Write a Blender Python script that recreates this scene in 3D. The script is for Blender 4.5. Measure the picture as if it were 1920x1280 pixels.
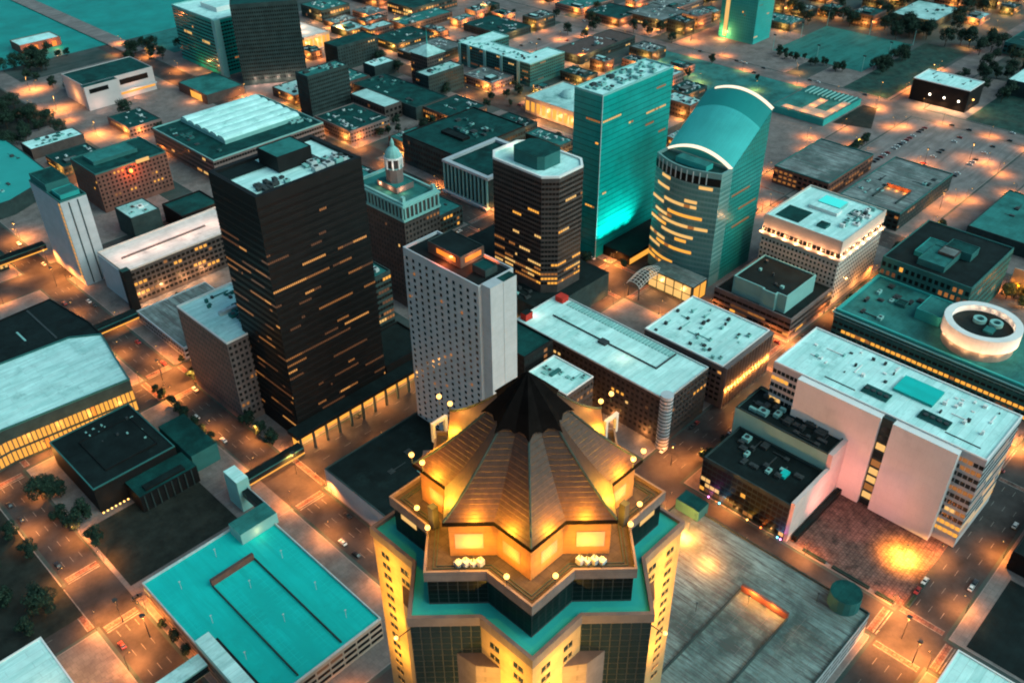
import bpy, math, random
from mathutils import Vector, Matrix
R = math.radians
rnd = random.Random(7)
for o in list(bpy.data.objects): bpy.data.objects.remove(o, do_unlink=True)
scene = bpy.context.scene
col = scene.collection

# ---------------------------------------------------------------- camera, sky, sun, exposure
P_, RO_, Y_ = R(35.5), R(-0.68), R(44.6)
fwd = Vector((math.cos(P_)*math.cos(Y_), math.cos(P_)*math.sin(Y_), -math.sin(P_)))
rt = Vector((math.sin(Y_), -math.cos(Y_), 0)); up = rt.cross(fwd)
r2 = rt*math.cos(RO_) + up*math.sin(RO_); u2 = up*math.cos(RO_) - rt*math.sin(RO_)
cam = bpy.data.objects.new('camera', bpy.data.cameras.new('camera')); col.objects.link(cam)
cam.matrix_world = Matrix(((r2.x, u2.x, -fwd.x, 0), (r2.y, u2.y, -fwd.y, 0), (r2.z, u2.z, -fwd.z, 310), (0, 0, 0, 1)))
cam.data.sensor_width = 36; cam.data.lens = 36*1716/1920; cam.data.clip_start = 1; cam.data.clip_end = 20000
scene.camera = cam
CAMP = Vector((0, 0, 310))
def pix(x, y, z):
    d = Vector((x, y, z)) - CAMP; w = d.dot(fwd)
    return 960 + 1716*d.dot(r2)/w, 640 - 1716*d.dot(u2)/w, w

SUN_EL, SUN_AZ = R(42), R(-65)          # soft after-sunset light from the right of the camera
world = bpy.data.worlds.new('World'); scene.world = world; world.use_nodes = True
nt = world.node_tree; nt.nodes.clear()
sky = nt.nodes.new('ShaderNodeTexSky'); sky.sky_type = 'NISHITA'; sky.sun_disc = False
sky.sun_elevation = SUN_EL; sky.sun_rotation = R(90) - SUN_AZ
sky.dust_density = 2.0; sky.ozone_density = 1.0
tint = nt.nodes.new('ShaderNodeMix'); tint.data_type = 'RGBA'; tint.blend_type = 'MULTIPLY'
tint.inputs[0].default_value = 1.0; tint.inputs[7].default_value = (0.62, 1.0, 0.93, 1)   # teal dusk
bg = nt.nodes.new('ShaderNodeBackground'); bg.inputs[1].default_value = 0.06
wo = nt.nodes.new('ShaderNodeOutputWorld')
nt.links.new(sky.outputs[0], tint.inputs[6]); nt.links.new(tint.outputs[2], bg.inputs[0]); nt.links.new(bg.outputs[0], wo.inputs[0])
sl = bpy.data.lights.new('sun', 'SUN'); sl.energy = 1.1; sl.angle = R(60); sl.color = (0.72, 1.0, 0.95)
so = bpy.data.objects.new('sun', sl); col.objects.link(so)
sd = Vector((math.cos(SUN_EL)*math.cos(SUN_AZ), math.cos(SUN_EL)*math.sin(SUN_AZ), math.sin(SUN_EL)))
so.rotation_euler = sd.to_track_quat('Z', 'Y').to_euler()
scene.view_settings.view_transform = 'Standard'; scene.view_settings.look = 'None'
scene.view_settings.exposure = 1.25; scene.view_settings.gamma = 1.0
try:
    scene.cycles.use_denoising = True; scene.cycles.filter_width = 2.0; scene.cycles.max_bounces = 5
    scene.cycles.sample_clamp_indirect = 4.0
except Exception: pass

# ---------------------------------------------------------------- materials
SPEC = {'glass_teal': .2, 'glass_teal_line': .15, 'black_wall': .15, 'glass_black': .2, 'water': .15, 'asphalt': .25, 'copper': .3, 'cap_metal': .03}
def mat(name, c, rough=0.85, var=0.25, scale=0.12, metal=0.0, stain=None, stain_t=0.62, bump=0.0, stretch=None, seam=None, wall=False, streak=None):
    m = bpy.data.materials.new(name); m.use_nodes = True; t = m.node_tree; N = t.nodes; L = t.links
    b = N['Principled BSDF']; b.inputs['Roughness'].default_value = rough; b.inputs['Metallic'].default_value = metal
    b.inputs['Specular IOR Level'].default_value = SPEC.get(name, .5 if rough < .4 else .15)
    g = N.new('ShaderNodeNewGeometry'); src = g.outputs['Position']
    if stretch:
        mp = N.new('ShaderNodeMapping'); mp.inputs['Scale'].default_value = stretch; L.new(src, mp.inputs[0]); src = mp.outputs[0]
    n = N.new('ShaderNodeTexNoise'); n.inputs['Scale'].default_value = scale; n.inputs['Detail'].default_value = 8; n.inputs['Roughness'].default_value = 0.65
    L.new(src, n.inputs['Vector'])
    r = N.new('ShaderNodeValToRGB'); e = r.color_ramp.elements
    e[0].position = 0.3; e[1].position = 0.7
    e[0].color = (*[max(0, k*(1-var)) for k in c], 1); e[1].color = (*[min(1, k*(1+var)) for k in c], 1)
    L.new(n.outputs[0], r.inputs[0]); out = r.outputs[0]
    if stain:
        n2 = N.new('ShaderNodeTexNoise'); n2.inputs['Scale'].default_value = scale*0.55; n2.inputs['Detail'].default_value = 10; n2.inputs['Roughness'].default_value = 0.72
        L.new(src, n2.inputs['Vector'])
        r3 = N.new('ShaderNodeValToRGB'); r3.color_ramp.elements[0].position = stain_t-0.05; r3.color_ramp.elements[1].position = stain_t+0.1
        L.new(n2.outputs[0], r3.inputs[0])
        mx = N.new('ShaderNodeMix'); mx.data_type = 'RGBA'; L.new(r3.outputs[0], mx.inputs[0]); L.new(out, mx.inputs[6]); mx.inputs[7].default_value = (*stain, 1)
        out = mx.outputs[2]
    if streak:
        mp2 = N.new('ShaderNodeMapping'); mp2.inputs['Scale'].default_value = streak[1]; L.new(g.outputs['Position'], mp2.inputs[0])
        n3 = N.new('ShaderNodeTexNoise'); n3.inputs['Scale'].default_value = 1.0; n3.inputs['Detail'].default_value = 9; n3.inputs['Roughness'].default_value = .7; L.new(mp2.outputs[0], n3.inputs['Vector'])
        r4 = N.new('ShaderNodeValToRGB'); r4.color_ramp.elements[0].position = .44; r4.color_ramp.elements[1].position = .62; L.new(n3.outputs[0], r4.inputs[0])
        m3 = N.new('ShaderNodeMix'); m3.data_type = 'RGBA'; L.new(r4.outputs[0], m3.inputs[0]); L.new(out, m3.inputs[6]); m3.inputs[7].default_value = (*streak[0], 1); out = m3.outputs[2]
    if seam:
        v = g.outputs['Position']
        if wall:
            sp = N.new('ShaderNodeSeparateXYZ'); L.new(v, sp.inputs[0]); ad = N.new('ShaderNodeMath'); L.new(sp.outputs[0], ad.inputs[0]); L.new(sp.outputs[1], ad.inputs[1])
            cb = N.new('ShaderNodeCombineXYZ'); L.new(ad.outputs[0], cb.inputs[0]); L.new(sp.outputs[2], cb.inputs[1]); v = cb.outputs[0]
        bt = N.new('ShaderNodeTexBrick'); bt.inputs['Scale'].default_value = 1.0; bt.inputs['Brick Width'].default_value = seam[0]; bt.inputs['Row Height'].default_value = seam[1]
        bt.inputs['Mortar Size'].default_value = seam[2]; bt.inputs['Mortar Smooth'].default_value = .3; bt.offset = .37
        k = seam[3]; bt.inputs['Color1'].default_value = (1, 1, 1, 1); bt.inputs['Color2'].default_value = (k[1],)*3+(1,); bt.inputs['Mortar'].default_value = (k[0],)*3+(1,)
        L.new(v, bt.inputs['Vector']); m4 = N.new('ShaderNodeMix'); m4.data_type = 'RGBA'; m4.blend_type = 'MULTIPLY'; m4.inputs[0].default_value = 1; L.new(out, m4.inputs[6]); L.new(bt.outputs[0], m4.inputs[7]); out = m4.outputs[2]
    L.new(out, b.inputs['Base Color'])
    if bump:
        bp = N.new('ShaderNodeBump'); bp.inputs['Strength'].default_value = bump; L.new(n.outputs[0], bp.inputs['Height']); L.new(bp.outputs[0], b.inputs['Normal'])
    return m
def emit(name, c, s, sample=False):
    m = bpy.data.materials.new(name); m.use_nodes = True; b = m.node_tree.nodes['Principled BSDF']
    b.inputs['Base Color'].default_value = (0.02, 0.02, 0.02, 1); b.inputs['Roughness'].default_value = 0.3
    b.inputs['Emission Color'].default_value = (*c, 1); b.inputs['Emission Strength'].default_value = s*ES
    if not sample:
        try: m.cycles.emission_sampling = 'NONE'
        except Exception: pass
    return m
M = {}
LS, ES = 0.42, 0.42             # lamp and lit-window levels for this exposure
def D(name, *a, **k): M[name] = mat(name, *a, **k)
D('ground', (.038, .058, .057), var=.5, scale=.02, stain=(.02, .04, .037), stain_t=.52, streak=((.06, .068, .066), (.02, .08, 1)))
D('asphalt', (.04, .035, .035), var=.45, scale=.09, stain=(.022, .02, .021), stain_t=.56)
D('lot', (.19, .16, .158), var=.35, scale=.05, stain=(.1, .09, .09), streak=((.12, .105, .104), (.03, .25, 1)))
D('pavement', (.17, .14, .135), var=.3, scale=.1, stain=(.1, .088, .087), seam=(2.4, 2.4, .08, (.7, .85)))
D('worn_deck', (.17, .235, .225), var=.4, scale=.07, stain=(.05, .08, .076), stain_t=.52, streak=((.07, .072, .07), (1.1, .07, 1)))
D('paint', (.15, .14, .135), var=.5, scale=.5)
D('grass', (.014, .045, .038), var=.6, scale=.12, stain=(.03, .05, .042), stain_t=.55)
D('deck_line', (.015, .52, .49), var=.1, scale=.3)
D('lawn_dark', (.018, .02, .017), var=.5, scale=.15, bump=.3)
D('field_green', (.012, .12, .108), var=.35, scale=.06, stain=(.012, .075, .068), stain_t=.54, streak=((.02, .15, .135), (.02, .2, 1)))
D('brick_paving', (.17, .09, .076), var=.5, scale=.3, stain=(.06, .038, .034), stain_t=.56, seam=(1.6, 1.6, .2, (.55, .8)))
D('white_roof', (.56, .8, .77), var=.16, scale=.1, stain=(.17, .38, .36), stain_t=.585, seam=(14, 3.2, .09, (.72, .9)), streak=((.4, .66, .63), (.05, .3, 1)))
D('pale_roof', (.36, .55, .53), var=.2, scale=.1, stain=(.15, .3, .28), stain_t=.56, seam=(14, 3.2, .09, (.72, .9)))
D('pink_roof', (.62, .55, .52), var=.2, scale=.1, stain=(.3, .25, .24), seam=(14, 3.2, .09, (.72, .9)))
D('grey_roof', (.2, .225, .22), var=.5, scale=.07, stain=(.06, .095, .09), stain_t=.5, streak=((.09, .085, .085), (.5, .045, 1)))
D('teal_roof', (.02, .3, .27), var=.18, scale=.05, stain=(.03, .22, .2))
D('deck_teal', (.006, .44, .41), rough=.7, var=.14, scale=.06, stain=(.008, .33, .3), stain_t=.57, streak=((.006, .38, .35), (.3, .02, 1)))
D('sea_roof', (.025, .15, .14), var=.4, scale=.08, stain=(.012, .08, .075), stain_t=.55, seam=(14, 3.2, .09, (.72, .9)))
D('green_roof', (.004, .05, .047), var=.5, scale=.1, stain=(.002, .022, .021), stain_t=.55, seam=(14, 3.2, .09, (.72, .9)))
D('black_roof', (.006, .012, .0125), var=.5, scale=.12, stain=(.014, .028, .028), stain_t=.62, seam=(14, 3.2, .09, (.72, .9)))
D('brown_roof', (.085, .055, .05), var=.25, scale=.3)
D('black_wall', (.01, .009, .0095), rough=.6, var=.25, scale=.2)
D('dark_wall', (.03, .047, .047), var=.3, scale=.15)
D('brown_wall', (.07, .053, .05), var=.25, scale=.2)
D('taupe_wall', (.17, .125, .12), var=.2, scale=.25, seam=(2.4, 1.8, .05, (.75, .92)), wall=True)
D('brick_wall', (.16, .07, .055), var=.25, scale=.2)
D('grey_wall', (.43, .43, .455), var=.1, scale=.12, stain=(.36, .35, .36), seam=(4.35, 3.35, .06, (.85, .96)), wall=True)
D('tan_wall', (.36, .27, .22), var=.15, scale=.15)
D('white_wall', (.74, .68, .66), var=.07, scale=.07, stain=(.6, .54, .52), seam=(3.4, 4.9, .05, (.86, .975)), wall=True)
D('peach_wall', (.55, .44, .39), var=.1, scale=.1, seam=(2.6, 1.6, .05, (.82, .94)), wall=True)
D('pink_wall', (.62, .45, .42), var=.1, scale=.1, stain=(.5, .36, .34), seam=(3, 3.6, .05, (.84, .96)), wall=True)
D('teal_wall', (.03, .3, .28), var=.15, scale=.08)
D('teal_pale', (.2, .4, .38), var=.1, scale=.1)
D('teal_mid', (.15, .27, .26), var=.15, scale=.1)
D('glass_pale', (.09, .22, .21), rough=.25, var=.25, scale=.06)
D('green_wall', (.03, .12, .115), var=.2, scale=.1)
D('hall_wall', (.44, .38, .38), var=.1, scale=.05)
D('stone', (.36, .23, .12), var=.14, scale=.35, stain=(.28, .17, .09), seam=(2.6, 1.85, .035, (.72, .93)), wall=True)
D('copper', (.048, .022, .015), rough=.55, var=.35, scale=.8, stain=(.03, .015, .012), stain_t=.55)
D('amber_lit_wall', (.34, .17, .06), var=.15, scale=.3, stain=(.26, .13, .05), seam=(1.8, 2.2, .05, (.7, .92)), wall=True)  # penthouse stone with the amber of the floodlights put into its colour
D('deck_brown', (.05, .037, .036), var=.3, scale=.4, seam=(2.2, 2.2, .07, (.6, .85)))
D('kerb', (.2, .175, .17), var=.2, scale=.5)
D('road_pale', (.15, .125, .123), var=.3, scale=.08, stain=(.09, .08, .08), streak=((.1, .088, .086), (.06, .06, 1)))
D('vault_side', (.012, .25, .23), rough=.3, var=.15, scale=.06, seam=(2.1, 2.9, .3, (.42, .82)), wall=True)
D('panel', (.3, .22, .17), var=.15, scale=.4, seam=(.5, .5, .05, (.6, .9)), wall=True)
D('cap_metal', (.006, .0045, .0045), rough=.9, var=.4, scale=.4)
D('metal_dark', (.04, .045, .047), rough=.5, var=.2, scale=.4)
D('metal_pale', (.45, .47, .47), rough=.45, var=.2, scale=.4)
D('red_wall', (.5, .035, .025), var=.15, scale=.3)
D('mullion', (.05, .05, .05), rough=.5, var=.1)
D('glass', (.012, .02, .022), rough=.12, var=.3, scale=.08)
D('glass_black', (.004, .0045, .005), rough=.35, var=.4, scale=.4)
D('glass_teal', (.003, .27, .248), rough=.3, var=.22, scale=.05, seam=(1.6, 4, .05, (.7, .9)), wall=True)
D('glass_teal_line', (.004, .11, .105), rough=.35, var=.1, scale=.05)
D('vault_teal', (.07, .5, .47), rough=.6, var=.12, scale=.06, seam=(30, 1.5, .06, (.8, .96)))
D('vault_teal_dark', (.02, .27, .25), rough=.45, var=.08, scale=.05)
D('water', (.0, .2, .18), rough=.45, var=.3, scale=.03, bump=.15)
D('bark', (.05, .035, .025), var=.3, scale=2)
D('leaf', (.012, .026, .018), var=.6, scale=.5)
D('leaf_light', (.025, .05, .032), var=.5, scale=.5)
D('leaf_lit', (.22, .14, .03), var=.4, scale=.6)  # lamp-lit version of leaf: the golden glow is put into the colour
D('car_dark', (.03, .03, .035), rough=.3, var=.1)
D('car_pale', (.55, .55, .55), rough=.3, var=.1)
D('car_red', (.3, .03, .025), rough=.3, var=.1)
M['lit_amber'] = emit('lit_amber', (1, .42, .055), 1.1)
M['lit_warm'] = emit('lit_warm', (1, .56, .17), .95)
M['lit_dim'] = emit('lit_dim', (1, .36, .08), .34)
M['lit_tower'] = emit('lit_tower', (1, .42, .1), .8)
M['lit_faint'] = emit('lit_faint', (1, .34, .1), .12)
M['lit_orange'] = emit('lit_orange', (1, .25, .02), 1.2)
M['lit_white'] = emit('lit_white', (1, .82, .6), 1.4)
M['lit_cyan'] = emit('lit_cyan', (.05, .9, .85), .9)
M['bulb'] = emit('bulb', (1, .48, .11), 4)
M['bulb_white'] = emit('bulb_white', (1, .85, .65), 10)
M['bulb_pink'] = emit('bulb_pink', (1, .2, .7), 6)
M['bulb_cyan'] = emit('bulb_cyan', (.1, .7, 1), 6)
M['bulb_red'] = emit('bulb_red', (1, .12, .02), 8)

# ---------------------------------------------------------------- mesh helper
def offs(poly, d):
    """offset a counter-clockwise polygon outwards by d"""
    n = len(poly); out = []
    for i in range(n):
        p0, p1, p2 = Vector(poly[i-1]), Vector(poly[i]), Vector(poly[(i+1) % n])
        e1 = (p1-p0).normalized(); e2 = (p2-p1).normalized(); n1 = Vector((e1.y, -e1.x)); n2 = Vector((e2.y, -e2.x))
        b = n1+n2; k = d/max(0.25, (1+n1.dot(n2))) ; out.append(tuple(p1 + b*k))
    return out
def rect(x0, x1, y0, y1): return [(x0, y0), (x1, y0), (x1, y1), (x0, y1)]
class MB:
    def __init__(s): s.v = []; s.f = []; s.m = []; s.mats = []
    def mi(s, m):
        if m not in s.mats: s.mats.append(m)
        return s.mats.index(m)
    def face(s, pts, m):
        b = len(s.v); s.v += [tuple(p) for p in pts]; s.f.append(tuple(range(b, b+len(pts)))); s.m.append(s.mi(m))
    def box(s, x0, x1, y0, y1, z0, z1, m, top=None):
        s.prism([(x0, y0), (x1, y0), (x1, y1), (x0, y1)], z0, z1, m, top or m)
    def prism(s, poly, z0, z1, m, top=None, bottom=True):
        b = len(s.v); n = len(poly); s.v += [(x, y, z0) for x, y in poly] + [(x, y, z1) for x, y in poly]
        k = s.mi(m)
        for i in range(n): s.f.append((b+i, b+(i+1) % n, b+n+(i+1) % n, b+n+i)); s.m.append(k)
        if top: s.f.append(tuple(range(b+n, b+2*n))); s.m.append(s.mi(top))
        if bottom: s.f.append(tuple(range(b+n-1, b-1, -1))); s.m.append(k)
    def ring(s, outer, inner, z0, z1, m):
        n = len(outer)
        for i in range(n):
            j = (i+1) % n; a, b_, c, d = outer[i], outer[j], inner[j], inner[i]
            s.face([(*a, z0), (*b_, z0), (*b_, z1), (*a, z1)], m); s.face([(*a, z1), (*b_, z1), (*c, z1), (*d, z1)], m)
            s.face([(*d, z1), (*c, z1), (*c, z0), (*d, z0)], m)
    def tube(s, p, q, r, m, n=6, r1=None):
        p = Vector(p); q = Vector(q); d = (q-p).normalized(); a = d.orthogonal().normalized(); c = d.cross(a)
        r1 = r if r1 is None else r1; b = len(s.v)
        for P, rr in ((p, r), (q, r1)):
            for i in range(n):
                t = 2*math.pi*i/n; s.v.append(tuple(P + a*(rr*math.cos(t)) + c*(rr*math.sin(t))))
        k = s.mi(m)
        for i in range(n): s.f.append((b+i, b+(i+1) % n, b+n+(i+1) % n, b+n+i)); s.m.append(k)
        s.f.append(tuple(range(b+n-1, b-1, -1))); s.m.append(k); s.f.append(tuple(range(b+n, b+2*n))); s.m.append(k)
    def ball(s, c, r, m, n=8, k=5):
        rows = []
        for i in range(k+1):
            t = math.pi*i/k; rows.append([(c[0]+r*math.sin(t)*math.cos(2*math.pi*j/n), c[1]+r*math.sin(t)*math.sin(2*math.pi*j/n), c[2]+r*math.cos(t)) for j in range(n)])
        for i in range(k):
            for j in range(n): s.face([rows[i][j], rows[i+1][j], rows[i+1][(j+1) % n], rows[i][(j+1) % n]], m)
    def build(s, name, parent=None, loc=None):
        me = bpy.data.meshes.new(name); o0 = Vector(loc) if loc is not None else (parent['_o'] if parent else Vector())
        o0 = Vector(o0)
        me.from_pydata([tuple(Vector(p)-o0) for p in s.v], [], s.f)
        for m in s.mats: me.materials.append(M[m])
        me.polygons.foreach_set('material_index', s.m); me.update()
        o = bpy.data.objects.new(name, me); col.objects.link(o)
        if parent: o.parent = parent
        else: o.location = o0
        return o
ROOTS = []
def thing(name, label, cat, loc, group=None):
    o = bpy.data.objects.new(name, None); col.objects.link(o); o.location = loc; o.empty_display_size = 1
    o['label'] = label; o['category'] = cat; o['_o'] = tuple(loc)
    if group: o['group'] = group
    ROOTS.append(o); return o
def part(parent, mb, name):
    o0 = Vector(parent['_o']) ; return mb.build(name, parent, o0)
def sub(p, o): o.parent = p; return o
def struct(name, mb): o = mb.build(name); o['kind'] = 'structure'; return o
def light(kind, loc, e, c, parent=None, r=.4, aim=None, spot=60, blend=.6, data=None):
    d = data
    if d is None:
        d = bpy.data.lights.new('lamp_light', kind); d.energy = e*LS; d.color = c; d.shadow_soft_size = r
        if kind == 'SPOT': d.spot_size = R(spot); d.spot_blend = blend
    o = bpy.data.objects.new('lamp_light', d); col.objects.link(o); o.location = loc
    if aim is not None: o.rotation_euler = (Vector(loc)-Vector(aim)).to_track_quat('Z', 'Y').to_euler()
    if parent: o.parent = parent; o.location = Vector(loc)-Vector(parent['_o'])
    return o
AMB = (1, .43, .12)

# ---------------------------------------------------------------- ground, streets, water
XS = [(50, 66), (144, 160), (264, 281), (392, 416), (562, 582), (796, 818)]
YS = [(38, 58), (166, 187), (288, 318), (404, 426), (565, 590), (700, 716)]
g = MB(); g.face([(-6000, -6000, 0), (9000, -6000, 0), (9000, 9000, 0), (-6000, 9000, 0)], 'ground'); struct('ground', g)
for i, (a, b) in enumerate(XS):
    y0, y1 = (-150, 1400)
    if i == 2: y1 = 166
    if i == 1: y1 = 720
    g = MB(); g.face([(a, y0, .02), (b, y0, .02), (b, y1, .02), (a, y1, .02)], 'road_pale' if i == 5 else 'asphalt'); struct('road', g)
for i, (a, b) in enumerate(YS):
    x0, x1 = (-150, 1600)
    if i >= 3: x1 = 430
    g = MB(); xm = 540 if i in (1, 2) else x1; g.face([(x0, a, .028), (xm, a, .028), (xm, b, .028), (x0, b, .028)], 'asphalt'); struct('road', g)
    if i in (1, 2): g = MB(); g.face([(xm, a, .028), (x1, a, .028), (x1, b, .028), (xm, b, .028)], 'road_pale'); struct('road', g)
g = MB(); g.face([(272, 716, .024), (292, 716, .024), (292, 1040, .024), (272, 1040, .024)], 'road_pale'); struct('road', g)
# city blocks: raised pavements
xg = [-60] + [k for s in XS for k in s] + [940]
yg = [-60] + [k for s in YS for k in s] + [960]
def inside(v, spans): return any(a < v < b for a, b in spans)
for i in range(0, len(xg)-1, 2):
    for j in range(0, len(yg)-1, 2):
        x0, x1, y0, y1 = xg[i], xg[i+1], yg[j], yg[j+1]
        if x0 == 281 and j > 1: x0 = 281
        g = MB(); g.prism([(x0+2, y0+2), (x1-2, y0+2), (x1-2, y1-2), (x0+2, y1-2)], .0, .15, 'pavement', 'pavement', bottom=False)
        struct('pavement', g); q_ = rect(x0+2, x1-2, y0+2, y1-2); g = MB(); g.ring(offs(q_, .45), q_, .0, .17, 'kerb'); struct('kerb', g)
def sheet(name, poly, z, m, kind='structure'):
    g = MB(); g.face([(x, y, z) for x, y in poly], m); o = g.build(name); o['kind'] = kind; return o
sheet('river', [(100, 1010), (760, 1010), (900, 1500), (900, 2600), (-400, 2600), (-400, 1010)], .06, 'water')
sheet('bridge_road', [(404, 960), (424, 960), (424, 1500), (404, 1500)], .9, 'lot')
sheet('park_lawn', [(66, 830), (270, 830), (270, 990), (66, 990)], .19, 'lawn_dark')
sheet('riverside_lawn', [(440, 930), (600, 930), (620, 1008), (440, 1008)], .19, 'sea_roof')
sheet('path', [(67, 285), (143, 285), (143, 345), (67, 345)], .16, 'pavement')
sheet('lawn', [(69, 298), (122, 298), (122, 343), (69, 343)], .2, 'lawn_dark')
sheet('park_lawn', [(-40, 298), (48, 298), (48, 384), (-40, 384)], .2, 'lawn_dark')
sheet('parking_lot', [(640, 192), (790, 192), (790, 284), (690, 284), (690, 298), (640, 298)], .19, 'lot')
sheet('parking_lot', [(690, 590), (790, 590), (790, 690), (690, 690)], .19, 'lot')
sheet('parking_lot', [(820, 322), (1000, 322), (1000, 366), (820, 366)], .19, 'grass')
sheet('grass_verge', [(745, 300), (792, 318), (792, 331), (735, 331)], .192, 'lawn_dark')
sheet('sports_field', [(871, 373), (985, 373), (985, 472), (871, 472)], .2, 'field_green')
sheet('rail_yard', [(700, 392), (795, 392), (795, 560), (700, 560)], .19, 'sea_roof')
sheet('grass_field', [(820, 60), (1500, 60), (1500, 250), (820, 250)], .19, 'grass')
sheet('brick_plaza', [(285, 57), (334, 57), (334, 109), (285, 109)], .2, 'brick_paving')
sheet('dark_lot', [(284, 0), (330, 0), (330, 30), (284, 30)], .19, 'black_roof')
# painted markings
g = MB()
def zebra(x0, x1, y0, y1, along):
    g.face([(x0, y0, .034), (x1, y0, .034), (x1, y1, .034), (x0, y1, .034)], 'brick_paving')
    if along == 'x':
        for y in (y0, y1-.4): g.face([(x0, y, .04), (x1, y, .04), (x1, y+.4, .04), (x0, y+.4, .04)], 'paint')
    else:
        for x in (x0, x1-.4): g.face([(x, y0, .04), (x+.4, y0, .04), (x+.4, y1, .04), (x, y1, .04)], 'paint')
for i, (xa, xb) in enumerate(XS[:5]):
    for j, (ya, yb) in enumerate(YS[:4]):
        if i == 2 and j > 0: continue
        for y in (ya-4.5, yb+1.5):
            zebra(xa+1, xb-1, y, y+3, 'x')
            g.face([(xa+1, y-1.2, .036), (xb-1, y-1.2, .036), (xb-1, y-.7, .036), (xa+1, y-.7, .036)], 'paint')
        for x in (xa-4.5, xb+1.5): zebra(x, x+3, ya+1, yb-1, 'y')
for i, (xa, xb) in enumerate(XS):
    if i == 2: continue
    for k in range(1, 4):
        x = xa + (xb-xa)*k/4; y = -100
        while y < 640:
            if not inside(y, [(a-6, b+6) for a, b in YS]) and not inside(y+4, [(a-6, b+6) for a, b in YS]):
                g.face([(x-.12, y, .036), (x+.12, y, .036), (x+.12, y+4, .036), (x-.12, y+4, .036)], 'paint')
            y += 13
for i, (ya, yb) in enumerate(YS[:4]):
    for k in range(1, 4):
        y = ya + (yb-ya)*k/4; x = -100
        while x < (900 if i < 3 else 430):
            if not inside(x, [(a-6, b+6) for a, b in XS]) and not inside(x+4, [(a-6, b+6) for a, b in XS]):
                g.face([(x, y-.12, .038), (x+4, y-.12, .038), (x+4, y+.12, .038), (x, y+.12, .038)], 'paint')
            x += 13
for k in range(24):
    for yy in (205, 232, 262):
        x = 646+k*5.8
        if x < 785: g.face([(x, yy, .2), (x+.2, yy, .2), (x+.2, yy+11, .2), (x, yy+11, .2)], 'paint')
struct('road_markings', g)

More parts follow.
